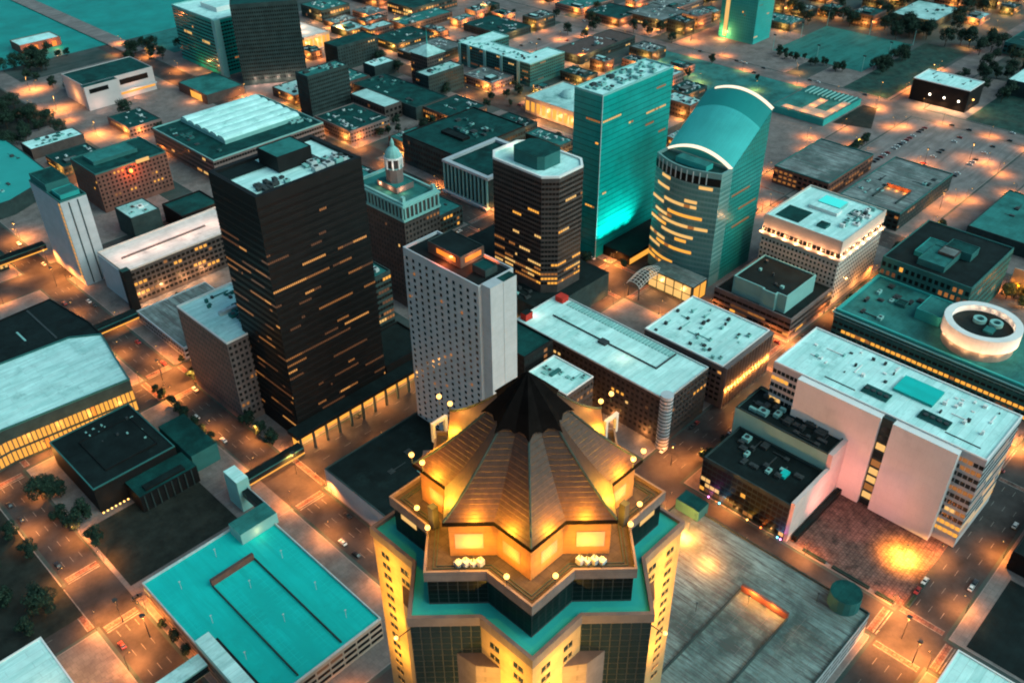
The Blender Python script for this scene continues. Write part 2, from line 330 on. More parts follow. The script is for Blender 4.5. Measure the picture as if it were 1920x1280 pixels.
# ---------------------------------------------------------------- buildings
LAND = []                               # (short name, centre x, centre y, height) used when describing small things
ALLB = []
class Bld:
    def __init__(s, name, label, cat, fp, h, short=None, z0=.15, group=None):
        s.poly = rect(*fp) if len(fp) == 4 and not isinstance(fp[0], tuple) else list(fp)
        a = sum(s.poly[i-1][0]*s.poly[i][1]-s.poly[i][0]*s.poly[i-1][1] for i in range(len(s.poly)))
        if a < 0: s.poly.reverse()
        xs = [p[0] for p in s.poly]; ys = [p[1] for p in s.poly]
        s.x0, s.x1, s.y0, s.y1 = min(xs), max(xs), min(ys), max(ys); s.h = h; s.z0 = z0; ALLB.append(s)
        s.root = thing(name, label, cat, ((s.x0+s.x1)/2, (s.y0+s.y1)/2, z0), group)
        if short: LAND.append((short, (s.x0+s.x1)/2, (s.y0+s.y1)/2, h))
    def body(s, wall, roof, par=1.1, th=.6, parmat=None, poly=None, z0=None, h=None, wallname='wall'):
        s.wallm = wall; p = poly or s.poly; z0 = s.z0 if z0 is None else z0; h = s.h if h is None else h
        g = MB(); g.prism(p, z0, h-par, wall, None, bottom=False); part(s.root, g, wallname)
        inn = offs(p, -th); g = MB(); g.face([(x, y, h-par+.05) for x, y in inn], roof); s.roofo = part(s.root, g, 'roof')
        g = MB(); g.ring(p, inn, h-par, h, parmat or wall); part(s.root, g, 'parapet'); return s
    def bands(s, n, za, zb, frac=.5, pane=3.0, pier=.25, lit=.1, litmats=('lit_amber', 'lit_warm', 'lit_dim', 'lit_tower', 'lit_faint', 'lit_dim'), glass='glass', pierm=None, run=3, poly=None, off=.07, floor_lit=None, name='window_band'):
        p = poly or s.poly; q = offs(p, off); dz = (zb-za)/n
        if pierm is None and pier >= .28: pierm = s.wallm
        for f in range(n):
            z = za+f*dz+dz*(1-frac)/2; z1 = z+dz*frac; g = MB()
            fl = lit*rnd.choice((.15, .5, 1, 1.2, 2.4)) if floor_lit is None else floor_lit[f]
            for i in range(len(q)):
                a = Vector(q[i]); b = Vector(q[(i+1) % len(q)]); L = (b-a).length
                if L < .8: continue
                k = max(1, int(L/pane)); cur = 0; cm = glass
                for j in range(k):
                    if cur <= 0:
                        cur = rnd.randint(1, run); cm = rnd.choice(litmats) if rnd.random() < fl else glass
                    cur -= 1
                    u0 = a.lerp(b, (j+pier/2)/k); u1 = a.lerp(b, (j+1-pier/2)/k); u2_ = a.lerp(b, (j+1+pier/2)/k)
                    g.face([(*u0, z), (*u1, z), (*u1, z1), (*u0, z1)], cm)
                    if pierm:
                        u2_ = u2_ if j < k-1 else b; g.face([(*u1, z), (*u2_, z), (*u2_, z1), (*u1, z1)], pierm)
                        if j == 0: g.face([(*a, z), (*u0, z), (*u0, z1), (*a, z1)], pierm)
            part(s.root, g, name)
        return s
    def pent(s, x0, x1, y0, y1, h, wall, roof, name='mechanical_penthouse', z=None):
        z = s.h-1.1 if z is None else z; g = MB(); g.prism(rect(x0, x1, y0, y1), z, z+h, wall, roof)
        inn = offs(rect(x0, x1, y0, y1), -.3); g.ring(rect(x0, x1, y0, y1), inn, z+h, z+h+.4, wall); return sub(s.roofo, part(s.root, g, name))
    def units(s, n0, m='metal_pale', z=None, area=None, size=(1.5, 4.5)):
        n = int(n0*2.3)+1; z = s.h-1.05 if z is None else z; x0, x1, y0, y1 = area or (s.x0+2, s.x1-2, s.y0+2, s.y1-2); done = []
        for k in range(n*6):
            if len(done) >= n: break
            w = rnd.uniform(*size); d = rnd.uniform(*size); hh = rnd.uniform(.7, 2.2)
            if x1-x0 < w+.5 or y1-y0 < d+.5: continue
            x = rnd.uniform(x0, x1-w); y = rnd.uniform(y0, y1-d)
            if any(x < b and x+w > a and y < e and y+d > c for a, b, c, e in done): continue
            done.append((x, x+w, y, y+d)); g = MB(); g.box(x, x+w, y, y+d, z, z+hh, rnd.choice((m, m, 'metal_dark', 'teal_pale')))
            if w > 2: g.tube((x+w*.5, y+d*.5, z+hh), (x+w*.5, y+d*.5, z+hh+.35), min(w, d)*.32, 'metal_dark', 8)
            if k % 3 == 0: L_ = rnd.uniform(3, 9); q_ = rnd.random() < .5; g.box(x+w, min(x+w+L_, x1), y+d*.4, y+d*.4+.45, z+.2, z+.7, m) if q_ else g.box(x+w*.4, x+w*.4+.45, y+d, min(y+d+L_, y1), z+.2, z+.7, m)
            sub(s.roofo, part(s.root, g, 'rooftop_unit'))
        return s
    def patch(s, poly, m, name='roof_panel', z=None):
        z = s.h-1.0 if z is None else z; g = MB(); g.face([(x, y, z) for x, y in poly], m); sub(s.roofo, part(s.root, g, name)); return s

def lamp_row(pts, e, c=AMB, r=.5):
    """wall or canopy downlights that belong to a building; returned lights get parented by the caller"""
    return [light('POINT', p, e, c, r=r) for p in pts]

# ---- black office tower
b = Bld('black_office_tower', 'tall black glass office tower with a white roof and rows of amber lit windows', 'office tower', (173, 229, 321, 359), 137, 'the black glass tower')
b.body('black_wall', 'white_roof', par=1.6, th=2.2)
fl = [k_*.72 for k_ in [.7, .15, .8, .1, .6, .75, .12, .05, .65, .3, .08, .7, .45, .1, .06, .5, .8, .12, .1, .7, .3, .75, .5, .85, .1, .6, .35, .1, .05,   .08, .03, .02, .01]]
b.bands(33, 8, 133, frac=.3, pane=1.0, pier=.3, glass='glass_black', floor_lit=fl, run=16, litmats=('lit_tower', 'lit_dim', 'lit_dim', 'lit_faint', 'lit_faint', 'lit_faint'))
b.pent(195, 213, 336, 352, 7, 'black_wall', 'sea_roof')
b.patch([(176, 346), (195, 346), (195, 356), (176, 356)], 'black_roof'); b.patch([(213, 332), (217, 332), (217, 351), (213, 351)], 'metal_dark')
b.units(9, 'metal_pale', area=(206, 226, 324, 336)); b.units(4, 'metal_dark', area=(177, 194, 324, 334))
for k in range(33):
    z = 8+k*125/33; g = MB(); g.ring(offs(b.poly, .16), offs(b.poly, .02), z-.25, z+.1, 'black_wall'); part(b.root, g, 'floor_line')
# ---- black tower's lit arcade
b = Bld('arcade_building', 'low dark flat building with a glowing amber ground floor arcade beside the black tower', 'building', (176, 262, 319.2, 320.6), 1, None)
b.poly = rect(230, 262, 321, 350); b.h = 17; b.body('black_wall', 'black_roof')
g = MB(); g.box(166, 262, 312, 320.4, 11, 13, 'black_wall', 'black_roof'); part(b.root, g, 'canopy')
for k in range(13):
    x = 168+k*7.7; g = MB(); g.box(x-.5, x+.5, 312.3, 313.3, .15, 11, 'dark_wall'); part(b.root, g, 'column')
g = MB(); g.face([(168, 320.3, .6), (261, 320.3, .6), (261, 320.3, 10.4), (168, 320.3, 10.4)], 'lit_amber'); part(b.root, g, 'lit_shopfront')
for k in range(6): light('POINT', (176+k*16, 315, 7), 9000, AMB, b.root, r=.6)

# ---- grey slab hotel
b = Bld('slab_hotel', 'tall pale grey slab hotel with small punched windows and amber floodlit rooftop box', 'hotel', (218, 238.5, 234, 282), 110, 'the grey slab hotel')
b.body('grey_wall', 'black_roof', par=1.4)
g = MB(); g.box(219.5, 227, 228.6, 233.95, .15, 110.6, 'grey_wall', 'grey_wall'); part(b.root, g, 'service_slab')
g = MB(); g.box(228.2, 236, 229.6, 233.95, .15, 109.5, 'grey_wall', 'green_roof'); part(b.root, g, 'service_slab')
b.pent(224, 238, 251, 272, 5.2, 'dark_wall', 'black_roof'); b.pent(226, 233, 238, 246, 3, 'dark_wall', 'green_roof')
wm = {}
for kind in ('glass', 'lit_dim'):
    g = MB(); g.face([(0, .7, -.75), (0, -.7, -.75), (0, -.7, .75), (0, .7, .75)], kind); g.box(-.12, 0, -.85, .85, -.95, -.77, 'taupe_wall')
    o = g.build('window', None, (0, 0, 0)); wm[kind] = o.data; bpy.data.objects.remove(o)
cnt = 0; gs = MB()
for r_ in range(29):
    for c_ in range(11):
        z = 105.5-r_*3.35; y = 236.2+c_*4.35
        if z < 8: continue
        kind = 'lit_dim' if rnd.random() < .025 else 'glass'
        if cnt < 100:
            o = bpy.data.objects.new('window', wm[kind]); col.objects.link(o); o.parent = b.root
            o.location = Vector((217.9, y, z))-Vector(b.root['_o']); cnt += 1
        else: gs.face([(217.9, y+.7, z-.75), (217.9, y-.7, z-.75), (217.9, y-.7, z+.75), (217.9, y+.7, z+.75)], kind)
o = part(b.root, gs, 'windows'); o['kind'] = 'stuff'
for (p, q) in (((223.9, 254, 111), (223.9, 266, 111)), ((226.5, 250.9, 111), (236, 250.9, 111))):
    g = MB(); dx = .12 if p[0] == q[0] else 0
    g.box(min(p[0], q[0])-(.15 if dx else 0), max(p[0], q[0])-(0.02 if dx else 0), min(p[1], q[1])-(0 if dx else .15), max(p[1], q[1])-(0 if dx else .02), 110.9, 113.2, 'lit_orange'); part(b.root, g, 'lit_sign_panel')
light('POINT', (221.5, 259, 111), 9000, (1, .12, .03), b.root); light('POINT', (231, 247.5, 112), 9000, (1, .16, .04), b.root)

# ---- glass slab tower (teal)
b = Bld('glass_slab_tower', 'tall teal glass slab tower with a white roof and cyan floodlit foot', 'office tower', (416, 487, 331.6, 354), 112, 'the teal glass slab')
b.body('glass_teal', 'white_roof', par=1.2, parmat='teal_pale')
b.bands(27, 6, 109, frac=.12, pane=80, pier=0, glass='glass_teal_line', lit=0, name='floor_line')
def litrun(b, face, z, u0, u1, m='lit_warm', h=1.3, n=None):
    g = MB(); n = n or max(1, int((u1-u0)/1.7))
    for k in range(n):
        a = u0+(u1-u0)*(k+.1)/n; c = u0+(u1-u0)*(k+.9)/n
        mk = 'lit_dim' if rnd.random() < .12 else m
        if face == 'y': g.face([(a, b.y0-.12, z), (c, b.y0-.12, z), (c, b.y0-.12, z+h), (a, b.y0-.12, z+h)], mk)
        else: g.face([(b.x0-.12, c, z), (b.x0-.12, a, z), (b.x0-.12, a, z+h), (b.x0-.12, c, z+h)], mk)
    part(b.root, g, 'lit_window_row')
litrun(b, 'y', 94, 417, 435); litrun(b, 'x', 94, 332.5, 344, 'lit_dim'); litrun(b, 'y', 86, 443, 448); litrun(b, 'y', 87, 461, 482); litrun(b, 'y', 79, 461, 470, 'lit_dim')
litrun(b, 'x', 80, 333, 336, 'lit_amber'); litrun(b, 'y', 45, 420, 424, 'lit_warm'); litrun(b, 'y', 101, 470, 480, 'lit_dim'); litrun(b, 'x', 36, 334, 342, 'lit_amber'); litrun(b, 'y', 70, 476, 484, 'lit_dim')
g = MB(); g.box(415.6, 416.0, 331.2, 331.6, .2, 112, 'metal_pale'); part(b.root, g, 'corner_fin')
b.units(14, 'teal_pale', area=(420, 484, 334, 352), size=(1, 5))
g = MB(); g.box(424, 484, 309, 331.2, .15, 7, 'black_wall', 'black_roof'); part(b.root, g, 'podium')
for x in (421, 429, 438, 448): light('SPOT', (x, 323.5, 8), 85000, (.04, 1, .88), b.root, r=.5, aim=(x+1, 331.6, 46), spot=100, blend=1)
g = MB(); g.face([(424, 308.9, .8), (484, 308.9, .8), (484, 308.9, 5), (424, 308.9, 5)], 'lit_amber'); part(b.root, g, 'lit_shopfront')

# ---- round fronted tower with sloping vault
b = Bld('vaulted_tower', 'teal tower with rounded front and sloping barrel vault roof edged in white light', 'office tower', (436, 483, 256, 303), 78, 'the vault roofed tower')
front = []
for k in range(13):
    t = k/12; y = 303-t*47; front.append((436-7.5*math.sin(math.pi*t)*(1-.15*t), y))
base = front + [(447.5, 256), (447.5, 303)]
b.poly = list(reversed(base)); a = sum(b.poly[i-1][0]*b.poly[i][1]-b.poly[i][0]*b.poly[i-1][1] for i in range(len(b.poly)))
if a < 0: b.poly.reverse()
b.body('teal_mid', 'green_roof', par=1.6, th=1.2)
b.bands(18, 7, 69, frac=.6, pane=1.9, pier=.1, glass='glass_pale', lit=0, off=.08)
def front_run(z, i0, i1, m):
    g = MB()
    for i in range(i0, i1): g.face([(front[i][0]-.2, front[i][1], z), (front[i+1][0]-.2, front[i+1][1], z), (front[i+1][0]-.2, front[i+1][1], z+2.1), (front[i][0]-.2, front[i][1], z+2.1)], m if rnd.random() > .12 else 'lit_dim')
    part(b.root, g, 'lit_window_row')
for (f_, i0, i1, m_) in ((17, 2, 4, 'lit_warm'), (17, 9, 11, 'lit_warm'), (15, 1, 4, 'lit_warm'), (14, 7, 9, 'lit_warm'), (13, 3, 9, 'lit_warm'), (12, 0, 3, 'lit_warm'), (11, 4, 10, 'lit_amber'), (10, 1, 5, 'lit_warm'), (9, 2, 11, 'lit_warm'), (8, 0, 4, 'lit_amber'), (7, 3, 9, 'lit_warm'), (6, 6, 8, 'lit_amber'), (5, 0, 4, 'lit_warm'), (4, 2, 9, 'lit_amber'), (3, 0, 3, 'lit_warm'), (1, 0, 6, 'lit_amber'), (0, 0, 9, 'lit_amber')): front_run(7+f_*62/18+.9, i0, i1, m_)
ys = [256+47*k/16 for k in range(17)]
def vz(x, y): return (78 + (x-447.5)/35.5*25) + 7*(1-((y-279.5)/23.5)**2)
g = MB(); g.prism([(447.5, 256), (483, 256), (483, 303), (447.5, 303)], .15, 70, 'vault_side', None, bottom=False)
for i in range(16):
    ya, yb = ys[i], ys[i+1]
    g.face([(447.5, yb, 70), (447.5, ya, 70), (447.5, ya, vz(447.5, ya)), (447.5, yb, vz(447.5, yb))], 'teal_wall')
    g.face([(483, ya, 70), (483, yb, 70), (483, yb, vz(483, yb)), (483, ya, vz(483, ya))], 'teal_wall')
for y, s_ in ((256, 1), (303, -1)):
    q = [(447.5, y, 70), (483, y, 70), (483, y, vz(483, y)), (447.5, y, vz(447.5, y))]; g.face(q if s_ > 0 else q[::-1], 'vault_side')
part(b.root, g, 'rear_wall')
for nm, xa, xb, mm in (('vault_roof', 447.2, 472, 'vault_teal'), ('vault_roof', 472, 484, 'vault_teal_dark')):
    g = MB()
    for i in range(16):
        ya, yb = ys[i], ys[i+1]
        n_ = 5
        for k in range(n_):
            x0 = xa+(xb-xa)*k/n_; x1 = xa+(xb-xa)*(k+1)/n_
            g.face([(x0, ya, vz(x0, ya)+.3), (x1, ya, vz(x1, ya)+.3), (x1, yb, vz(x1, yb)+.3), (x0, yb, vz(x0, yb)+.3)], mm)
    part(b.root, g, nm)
for xx, dz in ((446.6, .5), (484.2, .5)):
    g = MB()
    for i in range(16):
        if xx > 480 and i > 13: continue
        ya, yb = ys[i], ys[i+1]; g.face([(xx-1.1, ya, vz(xx, ya)+dz), (xx+1.1, ya, vz(xx, ya)+dz), (xx+1.1, yb, vz(xx, yb)+dz), (xx-1.1, yb, vz(xx, yb)+dz)], 'lit_white')
        g.face([(xx-1.1, yb, vz(xx, yb)-.8), (xx-1.1, ya, vz(xx, ya)-.8), (xx-1.1, ya, vz(xx, ya)+dz), (xx-1.1, yb, vz(xx, yb)+dz)], 'lit_white')
    part(b.root, g, 'lit_arch_rim')
g = MB(); g.box(434, 441, 266, 288, 77, 80.5, 'teal_wall', 'sea_roof'); part(b.root, g, 'roof_plant')
for k in range(24):
    g = MB(); z = 8+k*2.9; g.face([(437, 255.9, z), (482, 255.9, z), (482, 255.9, z+.5), (437, 255.9, z+.5)], 'glass_teal_line'); part(b.root, g, 'floor_line')
litrun(b, 'y', 58, 450, 470, 'lit_dim'); litrun(b, 'y', 35, 455, 475, 'lit_dim'); litrun(b, 'y', 46, 460, 480, 'lit_dim')
for k in range(10):
    x, y = base[1+k]; g = MB(); g.tube((x-.5, y, 70), (x-.5, y, 77), .35, 'metal_pale', 6); part(b.root, g, 'loggia_column')
g = MB()
for i in range(12): g.face([(front[i][0]-.25, front[i][1], 69.5), (front[i+1][0]-.25, front[i+1][1], 69.5), (front[i+1][0]-.25, front[i+1][1], 74.5), (front[i][0]-.25, front[i][1], 74.5)], 'glass_black')
part(b.root, g, 'loggia_glazing')
g = MB(); g.prism(rect(413, 428, 252, 286), .15, 12.5, 'dark_wall', 'grey_roof'); part(b.root, g, 'lobby')
for i in range(5):
    for k in range(2):
        g = MB(); y = 253.5+i*6.4; z = 1+k*5.6; g.face([(412.9, y+5.6, z), (412.9, y, z), (412.9, y, z+5), (412.9, y+5.6, z+5)], 'lit_warm'); part(b.root, g, 'lobby_window')
for i in range(2):
    g = MB(); x = 414+i*7; g.face([(x, 251.9, 1), (x+6, 251.9, 1), (x+6, 251.9, 11.5), (x, 251.9, 11.5)], 'lit_amber'); part(b.root, g, 'lobby_window')
light('POINT', (408, 262, 5), 9000, AMB, b.root); light('POINT', (408, 278, 5), 9000, AMB, b.root)

# ---- dark chamfered tower with white rim
x0, x1, y0, y1, c = 340, 374, 304, 356, 7
b = Bld('chamfered_tower', 'dark tower with chamfered corners, white roof rim and bands of amber windows', 'apartment tower', [(x0+c, y0), (x1-c, y0), (x1, y0+c), (x1, y1-c), (x1-c, y1), (x0+c, y1), (x0, y1-c), (x0, y0+c)], 92, 'the chamfered dark tower')
b.body('brown_wall', 'white_roof', par=1.2, th=1.4, parmat='white_wall')
fl = [.75, .25, .65, .12, .4, .1, .3, .08, .06, .04, .06, .1, .03, .05, .08, .04, .02, .05, .02, .05, .03, .02]
b.bands(22, 22, 89, frac=.5, pane=1.7, pier=.18, glass='glass_black', floor_lit=fl, run=5, litmats=('lit_amber', 'lit_warm', 'lit_dim'))
x0, x1, y0, y1 = 341, 373, 312, 345
g = MB(); pp = [(349, 317), (362, 317), (365, 320), (365, 337), (362, 341), (349, 341), (346, 338), (346, 320)]; g.prism(pp, 90.9, 99, 'green_wall', 'green_roof'); part(b.root, g, 'mechanical_penthouse')
g = MB(); g.prism([(362, 341.2), (368, 341.2), (368, 347), (362, 347)], 90.9, 95, 'green_wall', 'green_roof'); part(b.root, g, 'mechanical_penthouse')
g = MB(); g.prism(rect(326, 386, 296, 392), .15, 17, 'dark_wall', 'black_roof'); part(b.root, g, 'podium')
b.units(5, 'metal_dark', z=17.0, area=(328, 338, 300, 380))
light('POINT', (360, 350, 95), 1500, (1, .8, .5), b.root)

# ---- insurance tower with cupola
b = Bld('cupola_tower', 'old stone tower with pale roof terrace and a floodlit domed cupola', 'office tower', (291, 318, 372.8, 418.5), 72, 'the cupola tower')
b.body('brown_wall', 'sea_roof', par=1.6, th=1.4, parmat='teal_pale')
b.bands(16, 6, 62, frac=.5, pane=2.6, pier=.5, glass='glass_black', lit=.03, pierm='brown_wall')
g = MB(); g.ring(offs(b.poly, .7), offs(b.poly, .02), 60.5, 62, 'teal_pale'); part(b.root, g, 'cornice')
g = MB(); g.ring(offs(b.poly, .9), offs(b.poly, .02), 69.4, 70.6, 'teal_pale'); part(b.root, g, 'cornice')
for k in range(15):
    g = MB(); y = 373.4+k*3.18; g.box(290.3, 290.95, y-.5, y+.5, 62, 69.4, 'teal_pale'); part(b.root, g, 'loggia_pier')
for k in range(9):
    g = MB(); x = 292+k*3.15; g.box(x-.5, x+.5, 372.1, 372.75, 62, 69.4, 'teal_pale'); part(b.root, g, 'loggia_pier')
cx, cy = 305, 396
def ngon(cx, cy, r, n, ph=0): return [(cx+r*math.cos(2*math.pi*k/n+ph), cy+r*math.sin(2*math.pi*k/n+ph)) for k in range(n)]
g = MB(); g.prism(rect(cx-6.5, cx+6.5, cy-9, cy+9), 70.9, 74.5, 'taupe_wall', 'sea_roof'); part(b.root, g, 'cupola_base')
g = MB(); g.prism(ngon(cx, cy, 5.2, 8, .39), 74.5, 83, 'taupe_wall', 'teal_pale'); part(b.root, g, 'cupola_drum')
for k in range(8):
    x, y = ngon(cx, cy, 5.0, 8, 0)[k]; g = MB(); g.tube((x, y, 83), (x, y, 89), .55, 'white_wall', 6); part(b.root, g, 'cupola_column')
g = MB(); g.prism(ngon(cx, cy, 3.7, 8, .39), 83, 89, 'brown_wall', None); g.prism(ngon(cx, cy, 5.6, 8, .39), 89, 90, 'white_wall', 'white_wall')
part(b.root, g, 'cupola_arcade')
g = MB(); prof = [(5, 90), (4.5, 92), (3.4, 94), (1.8, 95.6), (1.3, 96), (1.2, 98.5), (.2, 101)]
for (ra, za), (rb, zb) in zip(prof, prof[1:]):
    A = ngon(cx, cy, ra, 12); B_ = ngon(cx, cy, rb, 12)
    for k in range(12): j = (k+1) % 12; g.face([(*A[k], za), (*A[j], za), (*B_[j], zb), (*B_[k], zb)], 'teal_pale')
part(b.root, g, 'cupola_dome')
for dx, dy in ((-8, -3), (-3, -10.5), (-7, 6)): light('POINT', (cx+dx, cy+dy, 73), 900, (1, .55, .3), b.root)
light('POINT', (cx-5.5, cy-5.5, 86.5), 260, (1, .75, .6), b.root)
for (x, y) in ((293, 375), (316, 375), (293, 416), (316, 416)):
    g = MB(); g.box(x-1, x+1, y-1, y+1, 71, 75, 'teal_pale'); part(b.root, g, 'corner_finial')

# ---- building with lit windows tucked between black tower and hotel
b = Bld('midrise_office', 'dark midrise office with clusters of amber windows tucked right behind the black tower', 'office building', (243, 262, 352, 371), 50, 'the midrise behind the black tower')
b.body('dark_wall', 'sea_roof'); b.bands(12, 4, 48, frac=.5, pane=1.8, pier=.2, glass='glass_black', floor_lit=[.6, .3, .7, .1, .5, .6, .05, .1, .1, .4, .5, .1], run=4)
b.units(3)

# ---- big white museum-like office block with sloping roof
b = Bld('white_roofed_office', 'long white roofed office with big blank white wall facing the brick plaza', 'office building', (331, 370, 55, 153.5), 52, 'the white walled office')
b.body('grey_wall', 'white_roof', par=.8, parmat='white_wall')
b.bands(11, 5, 49, frac=.55, pane=2.2, pier=.15, glass='glass', floor_lit=[.9, .8, .1, .6, .5, .12, .7, .1, .05, .4, .1], run=7, litmats=('lit_amber', 'lit_warm', 'lit_dim'))
# blank slab wall standing proud of the street side, in two leaves around a glazed slot
for ya, yb in ((65, 93.2), (98.6, 139)):
    g = MB(); g.prism(rect(327, 330.8, ya, yb), .15, 51.3, 'white_wall', 'white_wall'); part(b.root, g, 'blank_wall')
g = MB(); g.prism(rect(328.6, 330.8, 93.2, 98.6), .15, 51.2, 'dark_wall', 'dark_wall'); part(b.root, g, 'stair_slot')
sl_ = ['glass', 'glass', 'lit_warm', 'glass', 'lit_dim', 'lit_warm', 'lit_warm', 'lit_dim', 'lit_warm', 'glass']
for k in range(10):
    z = 47-k*4.9; g = MB(); g.face([(328.5, 98.0, z-3.6), (328.5, 93.8, z-3.6), (328.5, 93.8, z), (328.5, 98.0, z)], sl_[k]); part(b.root, g, 'slot_window')
g = MB(); g.prism([(349, 86), (362, 86), (362, 104), (349, 104)], 51, 52.6, 'teal_wall', 'deck_teal'); part(b.root, g, 'skylight')
for (xa, xb, ya, yb) in ((338.5, 344.5, 102, 114), (338.5, 344.5, 75, 88)):
    g = MB(); g.box(xa, xb, ya, yb, 50.9, 52.2, 'green_wall', 'green_roof')
    for q in range(4): g.tube((xa+3, ya+1.5+q*3, 52.2), (xa+3, ya+1.5+q*3, 52.7), 1.1, 'metal_dark', 8)
    part(b.root, g, 'cooling_unit')
for ya in (60, 116): g = MB(); g.box(337, 337.4, ya, ya+15, 51, 51.6, 'metal_dark'); part(b.root, g, 'roof_rail')
b.units(7, 'white_wall', area=(345, 367, 108, 150), size=(.6, 1.8)); b.units(6, 'white_wall', area=(345, 367, 58, 84), size=(.6, 1.8))

# ---- theatre with black roofs and pink lit side
b = Bld('theatre', 'black roofed theatre with stepped roof, pink side wall and coloured lights along its glazed foot', 'theatre', (283, 312.5, 111.5, 156), 22, 'the black roofed theatre')
b.body('dark_wall', 'black_roof', par=1.2)
b.bands(6, 1.5, 20, frac=.7, pane=2.6, pier=.12, glass='glass_black', floor_lit=[.55, .1, .03, .02, 0, 0], run=3, pierm='dark_wall')
g = MB(); g.prism(rect(313, 335, 112, 160), .15, 31, 'teal_pale', None, bottom=False); part(b.root, g, 'fly_tower')
g = MB(); g.face([(313.6, 112.6, 30), (334.4, 112.6, 30), (334.4, 159.4, 30), (313.6, 159.4, 30)], 'black_roof'); part(b.root, g, 'roof')
g = MB(); pr_ = rect(313, 335, 112, 160); g.ring(pr_, offs(pr_, -.6), 30.95, 31.6, 'dark_wall'); part(b.root, g, 'parapet')
g = MB(); g.box(283.2, 336, 109.6, 111.3, .15, 23.5, 'pink_wall'); part(b.root, g, 'side_wall')
g = MB(); g.box(313.2, 336, 109.7, 111.9, 23.5, 31.5, 'pink_wall'); part(b.root, g, 'side_wall')
b.units(6, 'metal_dark', area=(286, 311, 116, 152)); b.units(9, 'metal_dark', z=30.05, area=(315, 333, 115, 157), size=(1.5, 5))
g = MB(); g.box(296, 301, 122, 125, 20.9, 22.3, 'deck_teal'); part(b.root, g, 'roof_hatch')
for (y, c_, nm) in ((150, (1, .15, .7), 'bulb_pink'), (144, (.1, .6, 1), 'bulb_cyan'), (129, (1, .45, .05), 'bulb'), (122, (1, .2, .03), 'bulb_red'), (113.5, (.15, .6, 1), 'bulb_cyan'), (112, (1, .15, .7), 'bulb_pink')):
    g = MB(); g.ball((281.9, y, 1.2), .45, nm); part(b.root, g, 'coloured_lamp')
    light('SPOT', (281.4, y, 1.0), 5200, c_, b.root, r=.2, aim=(282.9, y, 10), spot=70)
for y in (118, 136): light('POINT', (281.8, y, 2), 700, AMB, b.root)
# floodlights on the plaza for the pink and white walls
light('SPOT', (296, 84, 9), 22000, (1, .3, .22), b.root, r=.6, aim=(328, 98, 12), spot=115, blend=1)
light('SPOT', (300, 95, 9), 26000, (1, .27, .2), b.root, r=.6, aim=(312, 110, 14), spot=120, blend=1)

# ---- rear pedestal block with teal attic
b = Bld('pedestal_block', 'black roofed block with raised roof and pale teal attic wall beside the vault tower', 'building', (421, 470, 190, 242), 14, 'the attic block')
b.body('taupe_wall', 'black_roof', th=.8); b.bands(3, 1, 12, frac=.45, pane=4, pier=.1, glass='glass_black', lit=.12)
g = MB(); pa = [(421, 201), (425, 201), (425, 196.5), (457, 196.5), (457, 229), (440, 229), (440, 231.5), (421, 231.5)]; pa = [(425, 197), (458, 197), (458, 232), (424, 232), (424, 212), (422.6, 212), (422.6, 203), (425, 203)]
g.prism(pa, 12.9, 24, 'teal_pale', 'black_roof'); g.ring(pa, offs(pa, -.7), 24, 24.7, 'teal_pale'); part(b.root, g, 'attic')
b.units(2, 'metal_dark', z=24.05, area=(430, 455, 200, 228), size=(1, 2))

# ---- peach block with glowing cornice
b = Bld('cornice_block', 'pale peach stone block with white roof and glowing lit top storey', 'building', (469, 524.5, 190, 242), 45, 'the peach stone block')
b.body('peach_wall', 'white_roof', par=1.2)
b.bands(8, 4, 30, frac=.5, pane=2.6, pier=.5, glass='glass', lit=.05, pierm='peach_wall')
g = MB(); g.ring(offs(b.poly, 1.4), offs(b.poly, .02), 32.2, 33.2, 'peach_wall'); part(b.root, g, 'cornice')
b.bands(1, 33.4, 37, frac=.8, pane=3, pier=.2, glass='glass_black', lit=0)
b.patch([(474, 222), (492, 222), (492, 238), (474, 238)], 'green_roof'); b.patch([(504, 196), (514, 196), (514, 206), (504, 206)], 'sea_roof')
g = MB(); g.prism(rect(504, 515, 211, 226), 43.9, 46.5, 'teal_pale', 'lit_cyan'); part(b.root, g, 'skylight')
g = MB(); g.prism(rect(497, 503.9, 209, 228), 43.9, 46.0, 'white_wall', 'white_roof'); part(b.root, g, 'roof_plant')
g = MB(); g.prism(rect(478, 484, 206, 212), 43.9, 45.5, 'green_wall', 'green_roof'); part(b.root, g, 'roof_plant')
b.units(6, 'white_wall', area=(486, 522, 193, 205))
for k in range(7): light('POINT', (467.2, 194+k*8, 34.2), 2600, (1, .48, .2), b.root, r=.3)
for k in range(7): light('POINT', (473+k*8, 188.4, 34.2), 2400, (1, .48, .2), b.root, r=.3)
light('POINT', (476, 184, 4), 5000, AMB, b.root); light('POINT', (500, 184, 4), 5000, AMB, b.root)

# ---- white roofed block with lit colonnade
b = Bld('colonnade_block', 'white roofed block with dark roof lights and a glowing fin colonnade', 'building', (341, 386, 185, 235), 27, 'the fin colonnade block')
b.body('taupe_wall', 'white_roof', par=.9, parmat='white_wall')
b.patch([(374, 220), (381, 220), (381, 228), (374, 228)], 'green_roof', 'roof_light'); b.patch([(350, 220), (356, 220), (356, 230), (350, 230)], 'green_roof', 'roof_light'); b.patch([(372, 192), (380, 192), (380, 199), (372, 199)], 'green_roof', 'roof_light')
b.units(12, 'teal_pale', size=(.8, 2.2)); b.bands(6, 3, 24, frac=.45, pane=3, pier=.3, glass='glass_black', lit=.12)
for k in range(16):
    x = 341.6+k*2.93; g = MB(); g.box(x-.35, x+.35, 182.6, 184.8, .15, 25.5, 'taupe_wall'); part(b.root, g, 'fin')
g = MB(); g.box(341, 386, 182.4, 184.9, 25.5, 26.6, 'taupe_wall'); part(b.root, g, 'fin_cap')
